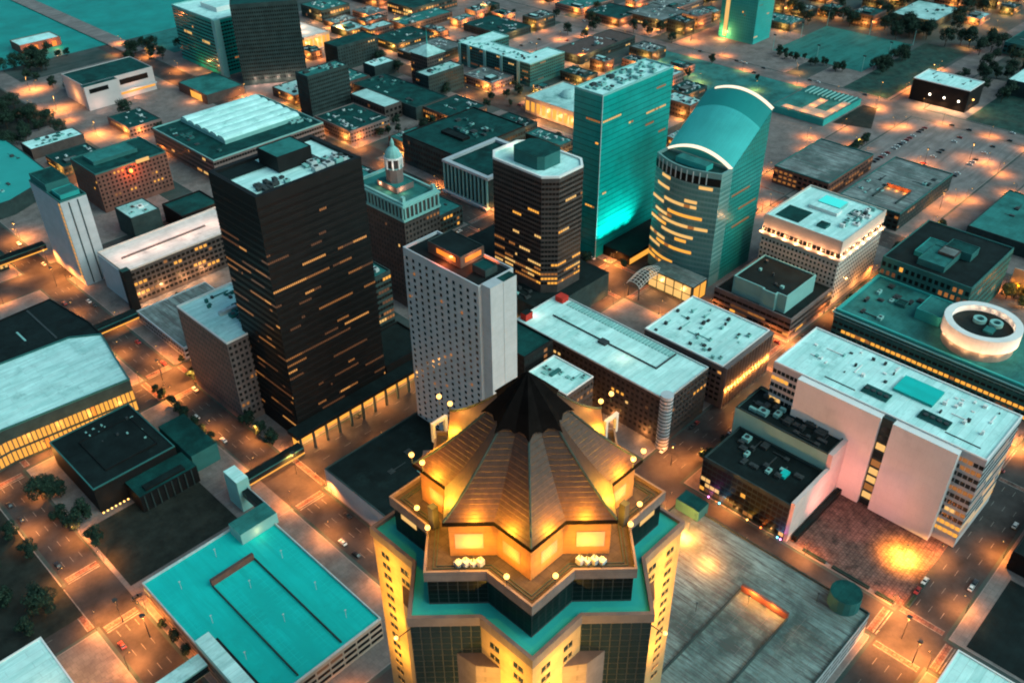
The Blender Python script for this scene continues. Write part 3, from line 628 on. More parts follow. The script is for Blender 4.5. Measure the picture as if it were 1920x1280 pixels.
for k in range(15): light('POINT', (343.1+k*2.93, 183.6, 10), 4200, (1, .42, .07), b.root, r=.25)

# ---- long white roofed mall
b = Bld('shopping_mall', 'long white roofed brick mall with dark roof pipe and red corner boxes', 'mall', (296, 332, 188, 289), 30, 'the long white mall roof')
b.body('brown_wall', 'white_roof', par=.8, parmat='metal_pale')
b.bands(7, 3, 28, frac=.45, pane=3, pier=.45, glass='glass_black', lit=.08, pierm='brown_wall')
g = MB(); g.box(313, 313.5, 207, 277, 29.2, 30.1, 'metal_dark'); g.box(313, 330, 206.4, 207, 29.2, 30.1, 'metal_dark'); part(b.root, g, 'roof_pipe')
g = MB(); g.box(310.5, 314.5, 238, 243, 29.0, 30.6, 'metal_dark'); part(b.root, g, 'rooftop_unit')
g = MB()
for k in range(34): g.box(326.2, 330.6, 208+k*2.1, 209.3+k*2.1, 29.0, 29.7, 'teal_pale')
part(b.root, g, 'roof_louvres')
g = MB(); g.box(298.6, 304, 283.6, 287.6, 29, 33.5, 'red_wall', 'black_roof'); part(b.root, g, 'stair_head')
g = MB(); g.box(325.5, 330.6, 281, 286.5, 29, 32.4, 'red_wall', 'red_wall'); part(b.root, g, 'stair_head')
g = MB(); g.tube((296.4, 187.8, .2), (296.4, 187.8, 33), 3.2, 'grey_wall', 16)
for k in range(14): g.tube((296.4, 187.8, 2+k*2.2), (296.4, 187.8, 2.5+k*2.2), 3.35, 'dark_wall', 16)
part(b.root, g, 'round_stair_tower')
light('POINT', (306, 284, 33), 900, (1, .75, .6), b.root); light('POINT', (308, 224, 34), 1000, (1, .7, .5), b.root)
for k in range(5): light('POINT', (294, 198+k*20, 4), 3000, AMB, b.root)

b = Bld('white_roofed_shop', 'small white roofed block with teal roof units beside the spired tower', 'building', (262, 282, 222, 248), 34, 'the small white roofed block')
b.body('brown_wall', 'white_roof', par=.7, parmat='white_wall'); b.bands(7, 3, 32, frac=.45, pane=2.5, pier=.4, glass='glass_black', lit=.15)
b.patch([(276, 241), (280, 241), (280, 246), (276, 246)], 'sea_roof'); b.units(3, 'teal_pale', size=(1.5, 3)); g = MB(); g.box(268, 275, 237, 239, 32.9, 34.4, 'green_wall'); part(b.root, g, 'roof_plant')
b = Bld('lit_strip_building', 'narrow dark building with one column of orange lit windows right of the slab hotel', 'building', (262, 283, 250, 285), 42, None)
b.body('black_wall', 'green_roof'); b.bands(10, 3, 40, frac=.5, pane=3, pier=.3, glass='glass_black', lit=.12)
for k in range(10): litrun(b, 'y', 5+k*3.6, 276, 279, 'lit_amber', 2.0, n=1)

# ---- black roofed hall between star tower and black tower
b = Bld('black_roofed_hall', 'low hall with a wide plain black roof and a pale wall along the street', 'hall', (162, 222, 237.5, 284), 14, 'the black roofed hall')
b.body('grey_wall', 'black_roof', par=.5, parmat='dark_wall'); b.units(2, 'metal_dark')

# ---- teal parking garage
b = Bld('parking_garage', 'large parking garage with bright teal roof deck and sunken ramps', 'parking garage', (70, 127, 199.5, 284), 13, 'the teal garage')
b.body('tan_wall', 'deck_teal', par=1.1, th=.5, parmat='metal_pale')
b.bands(3, 1, 11, frac=.5, pane=6, pier=.12, glass='glass_black', lit=.1)
for x in (89.5, 109.5):
    g = MB(); g.box(x-.25, x+.25, 202, 262, 11.9, 12.9, 'dark_wall')
    part(b.root, g, 'ramp_wall')
g = MB(); g.box(89.5, 109.5, 262, 263.4, 11.9, 15.2, 'brick_wall', 'brown_roof'); part(b.root, g, 'ramp_end_wall')
def comb(x, y, n, w, step, along, z=11.97, m='deck_line'):
    g = MB()
    if along == 'y':
        g.box(x-.06, x+.06, y, y+n*step, z, z+.01, m)
        for k in range(n): g.box(x-w, x-.06, y+k*step, y+.12+k*step, z, z+.01, m); g.box(x+.06, x+w, y+k*step, y+.12+k*step, z, z+.01, m)
    else:
        g.box(x, x+n*step, y-.06, y+.06, z, z+.01, m)
        for k in range(n): g.box(x+k*step, x+.12+k*step, y-w, y-.06, z, z+.01, m); g.box(x+k*step, x+.12+k*step, y+.06, y+w, z, z+.01, m)
    part(b.root, g, 'bay_lines')
comb(74, 204, 26, 2.6, 2.75, 'y'); comb(122, 202.5, 26, 2.6, 2.75, 'y'); comb(93.5, 205, 20, 2.6, 2.75, 'y'); comb(105.5, 205, 20, 2.6, 2.75, 'y')
for (x, y) in ((80, 270), (80, 246), (80, 222), (100, 250), (100, 226), (118, 254), (118, 230), (118, 210), (99, 275)):
    g = MB(); g.tube((x, y, 11.9), (x, y, 16.5), .1, 'metal_pale', 5); g.box(x-.35, x+.35, y-.2, y+.2, 16.5, 16.75, 'metal_pale'); part(b.root, g, 'deck_light_post')
g = MB(); g.prism(rect(110.4, 128.6, 272.5, 282), 11.9, 18, 'teal_pale', 'sea_roof'); part(b.root, g, 'stair_tower')
g = MB(); g.prism(rect(126, 132, 300.5, 311.8), .15, 18.5, 'teal_pale', 'white_roof'); part(b.root, g, 'stair_tower')
g = MB(); g.prism(rect(127.6, 130.6, 282.2, 300.4), 9, 12.5, 'glass', 'black_roof'); g.box(130.6, 130.9, 282.2, 300.4, 12.5, 13.3, 'metal_pale'); part(b.root, g, 'link_corridor')
light('POINT', (118, 270.5, 15), 500, (1, .5, .25), b.root)
g = MB(); g.prism(rect(69.6, 75.5, 199.5, 240), 13.1, 16.5, 'teal_pale', 'white_roof'); part(b.root, g, 'ramp_cover')
g = MB(); g.box(75.6, 77.5, 199.5, 238, 11.95, 12.9, 'black_wall'); part(b.root, g, 'ramp_wall')

# ---- grey parking garage lower right
b = Bld('parking_garage', 'wide grey parking garage roof with worn deck and orange lamplight, right of the star tower', 'parking garage', (152, 261, 62, 152), 14, 'the worn grey garage')
b.body('grey_wall', 'worn_deck', par=1.1, th=.5, parmat='dark_wall')
b.bands(3, 1.5, 12, frac=.5, pane=7, pier=.1, glass='glass_black', lit=.15)
for y in (84, 105):
    g = MB(); g.box(165, 236, y-.35, y+.35, 12.9, 14.3, 'dark_wall'); part(b.root, g, 'ramp_wall')
g = MB(); g.box(236, 237.2, 84, 105, 12.9, 16.4, 'brick_wall', 'brown_roof'); part(b.root, g, 'ramp_end_wall')
g = MB(); g.prism(ngon(258.5, 72, 6.2, 16), 12.9, 20, 'green_wall', 'green_roof'); part(b.root, g, 'stair_tower')
g = MB(); g.prism([(255, 139), (262.5, 139), (262.5, 151), (255, 151)], 12.9, 19, 'green_wall', 'green_roof'); part(b.root, g, 'stair_tower')
for y in (68, 79, 90, 99, 111, 124, 133, 146): comb(188, y, 24, 2.4, 2.7, 'x', 12.96, 'paint')
for k in range(3): litrun(b, 'x', 1.6, 63, 70, 'lit_amber')
for (x, y) in ((248, 139), (232, 99), (205, 128), (252, 80), (195, 75), (215, 112)):
    g = MB(); g.tube((x, y, 12.9), (x, y, 18), .12, 'metal_dark', 5); g.box(x-.4, x+.4, y-.4, y+.4, 18, 18.2, 'metal_dark'); part(b.root, g, 'deck_light_post')
for (x, y, e) in ((243, 138, 70000), (238, 122, 16000), (234.5, 99, 9000), (234.5, 90, 7000), (186, 130, 16000), (206, 140, 12000), (170, 100, 5000)): light('POINT', (x, y, 17), e, (1, .3, .05), b.root)

# ---- right side: teal low building, round drum, green roofed office, grey garages
b = Bld('low_teal_building', 'long low teal roofed building with pale ribbed edge behind the white walled office', 'building', (440, 492, -20, 173.7), 20, 'the long teal roof')
b.body('green_wall', 'sea_roof', par=1.2, th=1.6, parmat='teal_wall')
b.bands(4, 2, 17, frac=.45, pane=3.2, pier=.25, glass='glass_black', lit=.3, run=6)
g = MB(); g.ring(offs(b.poly, 1.2), offs(b.poly, .02), 17.6, 18.2, 'teal_pale'); part(b.root, g, 'cornice')
g = MB(); g.ring(offs(b.poly, .5), offs(b.poly, .02), 15.2, 15.7, 'teal_pale'); part(b.root, g, 'cornice')
for z_ in (1.2, 6.2): litrun(b, 'x', z_, 30, 168, 'lit_amber', 2.0, n=46)
b.pent(463, 482, 124, 138, 6, 'teal_wall', 'sea_roof'); b.pent(468, 473, 146, 152, 1.5, 'green_wall', 'green_roof'); b.units(5, 'metal_dark', area=(446, 488, 110, 170))
t = thing('drum_building', 'round drum with glowing white ring wall and two round fans on its dark roof', 'building', (463, 103, .15)); LAND.append(('the round drum', 463, 103, 32))
g = MB(); g.prism(ngon(463, 103, 18.2, 48), .15, 25, 'tan_wall', None, bottom=False); part(t, g, 'wall')
o_, i_ = ngon(463, 103, 19.6, 48), ngon(463, 103, 15.6, 48)
g = MB(); g.ring(o_, i_, 25, 33, 'white_wall'); g.face([(x, y, 25) for x, y in reversed(o_)], 'white_wall'); part(t, g, 'ring_wall')
g = MB(); g.face([(x, y, 29.5) for x, y in i_], 'black_roof'); part(t, g, 'roof')
for dx, dy in ((4, 3), (6, -5)):
    g = MB(); o1, i1 = ngon(463+dx, 103+dy, 3.4, 20), ngon(463+dx, 103+dy, 2.0, 20); g.ring(o1, i1, 29.5, 31.5, 'teal_pale'); g.face([(x, y, 30) for x, y in i1], 'black_roof'); part(t, g, 'roof_fan')
g = MB(); g.box(458, 464, 96, 101, 29.5, 30.7, 'sea_roof'); part(t, g, 'roof_plant')
for k in range(26):
    a = 2*math.pi*k/26; light('POINT', (463+18.2*1.09*math.cos(a), 103+18.2*1.09*math.sin(a), 23.6), 420, (1, .6, .3), t, r=.3) if k % 2 else None
for k in range(18):
    a = 2*math.pi*k/18; light('POINT', (463+14.2*math.cos(a), 103+14.2*math.sin(a), 31.6), 160, (1, .68, .42), t, r=.3)
for k in range(20):
    a = math.radians(130+k*10); light('SPOT', (463+25.5*math.cos(a), 103+25.5*math.sin(a), 20.5), 3200, (1, .55, .25), t, r=.3, aim=(463+19.6*math.cos(a), 103+19.6*math.sin(a), 29), spot=100, blend=1)
b = Bld('green_roofed_office', 'dark green roofed office with square punched windows and a stepped roof plant', 'office building', (493, 556, 121, 174), 32, 'the green roofed office')
b.body('green_wall', 'black_roof', par=.8); b.bands(5, 4, 30, frac=.55, pane=3.4, pier=.4, glass='glass_black', lit=.08, pierm='green_wall', floor_lit=[.1, .1, .02, .2, .25])
b.pent(499, 522, 140, 156, 4, 'green_wall', 'sea_roof'); b.pent(508, 530, 146, 162, 3, 'teal_wall', 'sea_roof'); b.pent(522, 534, 134, 150, 5, 'green_wall', 'green_roof'); b.pent(512, 521.8, 140.3, 150, 5.5, 'brown_wall', 'grey_roof')
b = Bld('parking_garage', 'grey roofed garage with a teal strip and red arcaded side behind the vault tower', 'parking garage', (597, 667, 262, 307), 14, 'the arcaded garage')
b.body('brick_wall', 'grey_roof', par=.8, parmat='green_wall'); b.bands(3, 1, 12, frac=.5, pane=4, pier=.35, glass='glass_black', lit=.2, litmats=('lit_dim',))
b.patch([(598, 288), (606, 288), (606, 302), (598, 302)], 'deck_teal', 'skylight', 13.1); b.patch([(600, 272), (606, 272), (606, 283), (600, 283)], 'lit_amber', 'lit_ramp', 13.1)
b = Bld('parking_garage', 'grey roofed garage with a bright orange ramp mouth between road and cornice block', 'parking garage', (587, 674, 203, 248), 14, 'the orange ramp garage')
b.body('dark_wall', 'grey_roof', par=.8, parmat='green_wall'); b.bands(3, 1, 12, frac=.5, pane=4, pier=.35, glass='glass_black', lit=.2, litmats=('lit_dim',))
g = MB(); g.box(600, 622, 212, 213, 13, 14.5, 'dark_wall'); g.box(600, 622, 229, 230, 13, 14.5, 'dark_wall'); g.box(622, 623, 212, 230, 13, 16, 'brick_wall'); part(b.root, g, 'ramp_wall')
for y in (215, 221, 227): light('POINT', (619.5, y, 14.3), 1500, (1, .3, .04), b.root)
b.patch([(640, 212), (650, 212), (650, 236), (640, 236)], 'pale_roof'); b.units(4, 'metal_dark')
b = Bld('flat_warehouse', 'low warehouse with a smooth grey teal roof at the right edge along the avenue', 'warehouse', (610, 684, 60, 165), 10, 'the smooth roofed warehouse')
b.body('dark_wall', 'sea_roof', par=.6); b.units(3, 'metal_dark')
t = thing('lit_tree_court', 'glowing orange walled court right of the green roofed office', 'court', (565, 112, .15))
g = MB(); g.box(561, 562, 84, 118, .15, 17, 'tan_wall'); g.box(561, 592, 83, 84, .15, 17, 'tan_wall'); part(t, g, 'wall')
for y in (92, 102, 112): light('POINT', (556, y, 9), 9000, (1, .38, .03), t)
b = Bld('dark_brick_hall', 'dark hall with a white roof and four bright lamps along its foot', 'hall', (834, 866, 257, 308), 20, 'the dark hall with white roof')
b.body('black_wall', 'white_roof', par=.7, parmat='white_wall'); b.units(3, 'metal_dark', size=(1, 2))
for y in (264, 277, 290): 
    light('SPOT', (832.4, y, 9), 60000, (1, .55, .25), b.root, r=.5, aim=(826, y, 0), spot=130); g = MB(); g.ball((833.2, y, 9), .9, 'bulb_white'); part(b.root, g, 'wall_lamp')
light('SPOT', (846, 255.4, 9), 60000, (1, .5, .2), b.root, r=.5, aim=(846, 250, 0), spot=130); g = MB(); g.ball((846, 256.2, 9), .9, 'bulb'); part(b.root, g, 'wall_lamp')
b = Bld('white_roofed_warehouse', 'white roofed warehouse cut by the right edge beyond the dark hall', 'warehouse', (905, 945, 215, 250), 14, None)
b.body('dark_wall', 'white_roof', par=.6)
t = thing('drive_through_ramps', 'teal parking deck with glowing orange lit ramps beside the crossroads', 'parking deck', (757, 354, .15)); LAND.append(('the orange ramps', 757, 354, 8))
g = MB(); g.prism(rect(722, 790, 333, 384), .15, 6, 'teal_wall', 'sea_roof'); part(t, g, 'deck')
for (x0, x1, y0, y1) in ((724, 732, 334, 376), (732.2, 772, 334, 341), (732.2, 765, 352, 360), (732.2, 740, 341.2, 351.8)):
    g = MB(); g.box(x0, x1, y0, y1, 6.02, 6.5, 'brown_roof', 'tan_wall'); part(t, g, 'ramp_lane')
for p in ((728, 340), (728, 355), (728, 370), (745, 337.5), (762, 337.5), (745, 356), (760, 356)): light('POINT', (*p, 9.5), 2300, (1, .36, .05), t)
g = MB()
for k in range(11): g.box(770, 788, 336+k*4.2, 336.7+k*4.2, 6.05, 7.1, 'teal_pale')
part(t, g, 'lane_divider')

# ---- centre back
b = Bld('courthouse', 'wide courthouse with dark teal roof and a pale columned front wing', 'courthouse', (427, 505, 480, 540), 25, 'the teal roofed courthouse')
b.body('dark_wall', 'green_roof', par=1, parmat='black_wall'); b.bands(4, 3, 22, frac=.5, pane=3, pier=.4, glass='glass_black', lit=.04)
b.pent(450, 458, 495, 520, 2, 'black_wall', 'black_roof'); b.units(6, 'green_wall', area=(462, 485, 490, 530), size=(2, 6))
g = MB(); g.prism(rect(417, 470, 433, 479.8), .15, 24, 'dark_wall', 'green_roof'); part(b.root, g, 'front_wing')
g = MB(); pp = rect(414.5, 471, 431, 479.7); g.ring(pp, offs(pp, -3.5), 24.05, 26, 'grey_wall'); part(b.root, g, 'cornice')
for k in range(12): g = MB(); y = 433.5+k*4.1; g.tube((415.6, y, 2), (415.6, y, 24), .9, 'teal_pale', 8); part(b.root, g, 'column')
g = MB(); g.box(413, 416.9, 432, 480, .15, 2, 'grey_wall'); part(b.root, g, 'plinth')
b = Bld('courtyard_flats', 'white roofed flats wrapping three sides of a court full of parked cars', 'apartment building', [(621, 584), (670, 584), (670, 606), (645, 606), (645, 660), (670, 660), (670, 682), (621, 682)], 22, 'the white roofed flats')
b.body('green_wall', 'white_roof', par=.8, parmat='teal_pale'); b.bands(6, 3, 21, frac=.5, pane=2.6, pier=.35, glass='glass_black', lit=.06, pierm='green_wall')
for y in (599, 622, 645, 668, 681): g = MB(); g.box(619.6, 620.9, y-1.5, y+1.5, .15, 22, 'teal_pale'); part(b.root, g, 'facade_pier')
b.units(8, 'teal_pale', area=(623, 643, 590, 676), size=(1, 3))
b = Bld('domed_theatre', 'pale roofed playhouse with amber floodlit front behind the teal glass slab', 'theatre', (572, 623, 486, 544), 15, 'the amber fronted playhouse')
b.body('tan_wall', 'pale_roof', par=.8); b.bands(1, 2, 12, frac=.9, pane=6, pier=.3, glass='lit_amber', lit=0, off=.1)
g = MB(); 
for k in range(5):
    A = ngon(600, 516, 9*math.cos(k*.3), 14); B_ = ngon(600, 516, 9*math.cos((k+1)*.3), 14)
    for q in range(14): j = (q+1) % 14; g.face([(*A[q], 14+6*math.sin(k*.3)), (*A[j], 14+6*math.sin(k*.3)), (*B_[j], 14+6*math.sin((k+1)*.3)), (*B_[q], 14+6*math.sin((k+1)*.3))], 'pale_roof')
part(b.root, g, 'dome')
for y in (492, 506, 522): light('POINT', (566, y, 5), 9000, (1, .5, .2), b.root)
b = Bld('spire_building', 'small square block with pale hipped roof and thin spire', 'building', (550, 572, 649, 673), 32, 'the spired block')
b.body('brown_wall', 'pale_roof', par=.5); b.bands(8, 3, 30, frac=.5, pane=2.5, pier=.4, glass='glass_black', lit=.08)
g = MB(); q = rect(549, 573, 648, 674)
for i in range(4): g.face([(*q[i], 31.6), (*q[(i+1) % 4], 31.6), (561, 661, 39)], 'pale_roof')
g.tube((561, 661, 38), (561, 661, 54), .7, 'teal_wall', 6, .1); part(b.root, g, 'hip_roof')
b = Bld('wing_building', 'brown block with pale teal roof just below the spired block', 'building', (534, 578, 630, 648), 22, 'the brown wing block'); b.body('dark_wall', 'pale_roof', par=1); b.bands(5, 3, 20, frac=.5, pane=2.5, pier=.5, glass='glass_black', lit=.05); b.units(3, 'teal_pale')
b = Bld('ridge_roof_shed', 'low shed with pale ribbed roof left of the courthouse', 'shed', (471, 490, 617, 666), 14, 'the ribbed shed'); b.body('brown_wall', 'pale_roof', par=.5); b.bands(2, 2, 12, frac=.5, pane=4, pier=.4, glass='glass_black', lit=.2)
b = Bld('dark_teal_block', 'low dark teal roofed block behind the ribbed shed', 'building', (492, 530, 600, 690), 12, None); b.body('dark_wall', 'green_roof', par=.6); b.units(5, 'green_wall')
b = Bld('dark_slab_block', 'dark windowless looking slab block with pale patchy roof behind the courthouse left', 'building', (434, 478, 674, 692), 37, 'the dark slab block'); b.body('dark_wall', 'sea_roof', par=1); b.bands(9, 3, 35, frac=.5, pane=2, pier=.4, glass='glass_black', lit=.01); b.units(8, 'teal_pale', size=(1.5, 3))
b = Bld('plain_block', 'dark grey block with plain teal roof between dark slab and spired block', 'building', (523, 573, 752, 774), 25, None); b.body('dark_wall', 'green_roof', par=.8); b.bands(6, 3, 23, frac=.5, pane=3, pier=.5, glass='glass_black', lit=.02)
b = Bld('small_white_roof', 'small low shop with white roof left of the spired block', 'shop', (535, 561, 711, 729), 12, None); b.body('dark_wall', 'white_roof', par=.6); b.units(2)
b = Bld('lit_tan_block', 'low tan roofed block with a tall glowing amber colonnade by the dark river tower', 'building', (536, 568, 828, 902), 15, 'the amber colonnade block'); b.body('tan_wall', 'pink_roof', par=.7); b.bands(1, 1, 13, frac=.9, pane=5, pier=.25, glass='lit_amber', lit=0)
for x in (540, 554): light('POINT', (x, 824, 8), 9000, AMB, b.root)
light('POINT', (556, 865, 20), 5000, (1, .6, .35), b.root); light('POINT', (548, 845, 20), 3000, (1, .6, .35), b.root)
# river towers
b = Bld('dark_river_tower', 'dark brown tower cut by the top edge with a few orange windows', 'office tower', [(436, 789), (488, 757), (506, 786), (454, 818)], 76, 'the dark river tower'); b.body('dark_wall', 'green_roof', par=1); b.bands(19, 4, 73, frac=.5, pane=2, pier=.4, glass='glass_black', lit=.012, pierm='dark_wall', litmats=('lit_amber', 'lit_dim'))
for k in range(5): light('POINT', (444+k*9, 780-k*5.5, 5), 3500, (1, .6, .45), b.root)
b = Bld('glass_river_block', 'teal glass block with white roof left of the dark river tower', 'office building', [(437, 826), (500, 826), (500, 906), (437, 906)], 55, 'the glass river block'); b.body('glass_teal', 'white_roof', par=1.2, parmat='teal_pale'); b.bands(14, 3, 52, frac=.5, pane=3, pier=.2, glass='glass', lit=.04, run=6)
g = MB(); g.box(434, 440, 820, 826.0, .15, 56, 'teal_pale'); part(b.root, g, 'corner_pier'); b.pent(455, 485, 850, 880, 4, 'white_wall', 'white_roof')
litrun(b, 'x', 28, 842, 856, 'lit_warm', 2.5); litrun(b, 'x', 31, 875, 890, 'lit_warm', 2.5)
for y in (845, 865): light('POINT', (430, y, 5), 6000, AMB, b.root)

# ---- left back
b = Bld('barrel_roofed_office', 'large pale banded office with white ribbed barrel roofs on a dark teal deck', 'office building', (304, 407, 618, 712), 19, 'the ribbed roof office')
b.body('taupe_wall', 'green_roof', par=1, parmat='teal_pale'); b.bands(4, 1.5, 17.5, frac=.5, pane=2.4, pier=.15, glass='glass_black', lit=.08, pierm='taupe_wall')
g = MB(); 
for k in range(6):
    ya = 640+k*11.4; n_ = 8
    for q in range(n_):
        a0 = math.pi*q/n_; a1 = math.pi*(q+1)/n_; cy = ya+5.5
        g.face([(328, cy-5.5*math.cos(a0), 21+2.4*math.sin(a0)), (399, cy-5.5*math.cos(a0), 21+2.4*math.sin(a0)), (399, cy-5.5*math.cos(a1), 21+2.4*math.sin(a1)), (328, cy-5.5*math.cos(a1), 21+2.4*math.sin(a1))][::-1], 'white_roof')
    g.face([(328, ya, 21), (328, ya+11, 21), (328, ya+5.5, 23.4)], 'white_roof')
g.box(328, 399, 639.5, 708.9, 17.9, 21, 'teal_pale'); part(b.root, g, 'barrel_roof')
b.units(10, 'teal_pale', area=(385, 405, 625, 700), size=(2, 5)); b.units(4, 'green_wall', area=(308, 324, 625, 700))
b = Bld('columned_hall', 'stone white hall with dark green roof, blank pale wall and dark window slots', 'hall', (306, 374, 843, 887), 22, 'the blank white hall')
b.body('hall_wall', 'green_roof', par=.6); 
g = MB(); g.prism(rect(304, 336, 836, 843), .15, 22, 'hall_wall', 'green_roof'); part(b.root, g, 'front_wing')
g = MB(); g.face([(303.9, 841, 14), (303.9, 840, 14), (303.9, 840, 19), (303.9, 841, 19)], 'glass_black'); g.face([(308, 835.9, 15), (326, 835.9, 15), (326, 835.9, 19), (308, 835.9, 19)], 'glass_black'); part(b.root, g, 'window_slot')
g = MB(); g.face([(340, 842.9, 13), (368, 842.9, 13), (368, 842.9, 18), (340, 842.9, 18)], 'glass_black'); part(b.root, g, 'window_slot')
g = MB(); g.face([(337, 842.9, 4), (373, 842.9, 4), (373, 842.9, 6.5), (337, 842.9, 6.5)], 'lit_amber'); part(b.root, g, 'lit_window_row')
g = MB(); g.box(337, 374, 840, 842.8, 7.0, 8.2, 'hall_wall'); part(b.root, g, 'ledge')
light('POINT', (312, 828, 5), 2500, (1, .55, .4), b.root); light('POINT', (300, 862, 8), 6000, AMB, b.root); light('POINT', (350, 836, 5), 6000, (1, .35, .15), b.root)
b = Bld('brick_block', 'dark red brick block with teal roof and a bright red orange lamp on its wall', 'building', (221, 276, 633.5, 674), 31, 'the red brick block')
b.body('brick_wall', 'green_roof', par=1, parmat='green_wall'); b.bands(8, 3, 29, frac=.5, pane=3, pier=.55, glass='glass_black', lit=.05, pierm='brick_wall', litmats=('lit_dim', 'lit_amber'))
g = MB(); g.ball((246, 631.4, 26), 1.5, 'bulb_red'); g.tube((246, 631.4, 26), (246, 633.5, 27), .2, 'metal_dark'); part(b.root, g, 'wall_lamp'); light('POINT', (246, 629.3, 26), 14000, (1, .2, .02), b.root)
b.pent(228, 262, 650, 668, 2.5, 'green_wall', 'sea_roof'); g = MB(); g.box(252, 262, 632.6, 633.4, 29, 31.5, 'lit_warm'); part(b.root, g, 'lit_sign_panel')
b = Bld('pale_tower', 'pale grey windowless tower with dark teal stepped top and a ladder of orange lights', 'tower', (165.5, 182, 546, 591), 60, 'the pale blank tower')
b.body('grey_wall', 'green_roof', par=1, parmat='green_wall')
for x in (170.5, 176): g = MB(); g.box(x-.3, x+.3, 545.6, 545.95, 1, 58, 'dark_wall'); part(b.root, g, 'joint')
b.pent(166.5, 181, 566, 590, 5, 'green_wall', 'green_roof'); b.pent(168, 180, 550, 562, 2.5, 'teal_wall', 'sea_roof')
for k in range(20): g = MB(); z = 3+k*2.8; g.face([(165.4, 549.5, z), (165.4, 547, z), (165.4, 547, z+1.7), (165.4, 549.5, z+1.7)], 'lit_amber'); part(b.root, g, 'lit_window')
b = Bld('curved_roof_building', 'long building with pink tan lit roof and brown bays left of the black tower', 'building', (175, 258, 501, 537), 25, 'the tan roofed long block')
b.body('brown_wall', 'pink_roof', par=.8, parmat='peach_wall'); b.bands(6, 2, 23, frac=.55, pane=3, pier=.3, glass='glass_black', lit=.12, litmats=('lit_dim', 'lit_amber'))
g = MB(); g.box(174.2, 174.9, 503, 536, .15, 24, 'grey_wall'); part(b.root, g, 'end_wall')
g = MB(); g.box(172, 177, 496, 500.9, .15, 28, 'black_wall', 'green_roof'); part(b.root, g, 'stair_pylon')
for x in (182, 196, 210, 224): light('POINT', (x, 497, 6), 7000, (1, .5, .2), b.root)
g = MB(); g.box(182, 240, 518, 519, 24.2, 25.3, 'taupe_wall'); part(b.root, g, 'roof_curb')
for x in (185, 205, 225, 245): light('POINT', (x, 518, 33), 5200, (1, .55, .4), b.root)
b = Bld('stone_midrise', 'grey stone midrise with bright white roof left of the black tower', 'office building', (161, 193, 354, 402), 52, 'the grey white roofed midrise')
b.body('taupe_wall', 'white_roof', par=1, parmat='white_wall'); b.bands(13, 3, 50, frac=.5, pane=2.6, pier=.45, glass='glass_black', lit=.02, pierm='taupe_wall')
b.units(7, 'sea_roof', area=(174, 191, 362, 384), size=(2, 4)); b.units(3, 'sea_roof', area=(166, 190, 386, 398), size=(1.2, 2)); g = MB(); g.box(172, 182, 378, 380, 51, 53, 'metal_pale'); part(b.root, g, 'roof_duct')
b = Bld('low_grey_building', 'low plain grey roofed annex with small street trees behind the white roofed midrise', 'building', (169, 215, 428, 483), 8, 'the low grey annex'); b.body('grey_wall', 'grey_roof', par=.7); b.bands(2, 1, 7, frac=.6, pane=3, pier=.3, glass='glass_black', lit=.1)
b = Bld('white_roof_small', 'small two level block with pale roof under the red brick block', 'building', (216, 237, 577, 601), 18, None); b.body('dark_wall', 'pale_roof', par=.6); b.units(2, 'white_wall')
b = Bld('lit_canopy_shop', 'dark low shop with a glowing yellow canopy beside the black tower top', 'shop', (245, 275, 562, 590), 14, None); b.body('black_wall', 'green_roof'); g = MB(); g.box(262, 290, 552, 558, 13, 14, 'tan_wall', 'pink_roof'); part(b.root, g, 'canopy')
light('POINT', (272, 556, 18), 3000, (1, .6, .3), b.root); light('POINT', (280, 552, 8), 7000, AMB, b.root)
b = Bld('low_shed', 'long low shed with a patchy white roof by the dark park', 'shed', (224, 268, 767, 788), 9, 'the patchy white shed'); b.body('brown_wall', 'white_roof', par=.5); b.units(5, 'sea_roof', size=(2, 4))
b = Bld('teal_warehouse', 'wide teal roofed hall cut by the left edge', 'hall', [(174, 680), (214, 700), (216, 760), (216, 800), (150, 800), (150, 680)], 12, 'the wide teal hall'); b.body('dark_wall', 'vault_teal_dark', par=.6); b.units(4, 'sea_roof')
b = Bld('brick_boathouse', 'low brick hall with white patchy roof and glowing orange doors by the river', 'hall', (328, 371, 1046, 1072), 9, None); b.body('brick_wall', 'white_roof', par=.6)
for k in range(4): g = MB(); x = 331+k*10; g.face([(x, 1045.9, .5), (x+5, 1045.9, .5), (x+5, 1045.9, 6), (x, 1045.9, 6)], 'lit_orange'); part(b.root, g, 'lit_door')
for x in (338, 362): light('POINT', (x, 1038, 5), 9000, (1, .3, .08), b.root)
b = Bld('left_corner_block', 'dark green roofed corner block at the left edge above the covered bridge', 'building', (110, 140, 605, 645), 12, None); b.body('dark_wall', 'green_roof', par=.8); b.bands(3, 1, 11, frac=.5, pane=3, pier=.4, glass='glass_black', lit=.3)
b = Bld('long_brown_block', 'long low brown block with a glowing end by the blank white hall', 'building', (386, 425, 770, 822), 9, None); b.body('brown_wall', 'sea_roof', par=.6); g = MB(); g.face([(385.9, 800, .5), (385.9, 780, .5), (385.9, 780, 7), (385.9, 800, 7)], 'lit_amber'); part(b.root, g, 'lit_shopfront'); light('POINT', (380, 788, 5), 9000, (1, .35, .1), b.root)

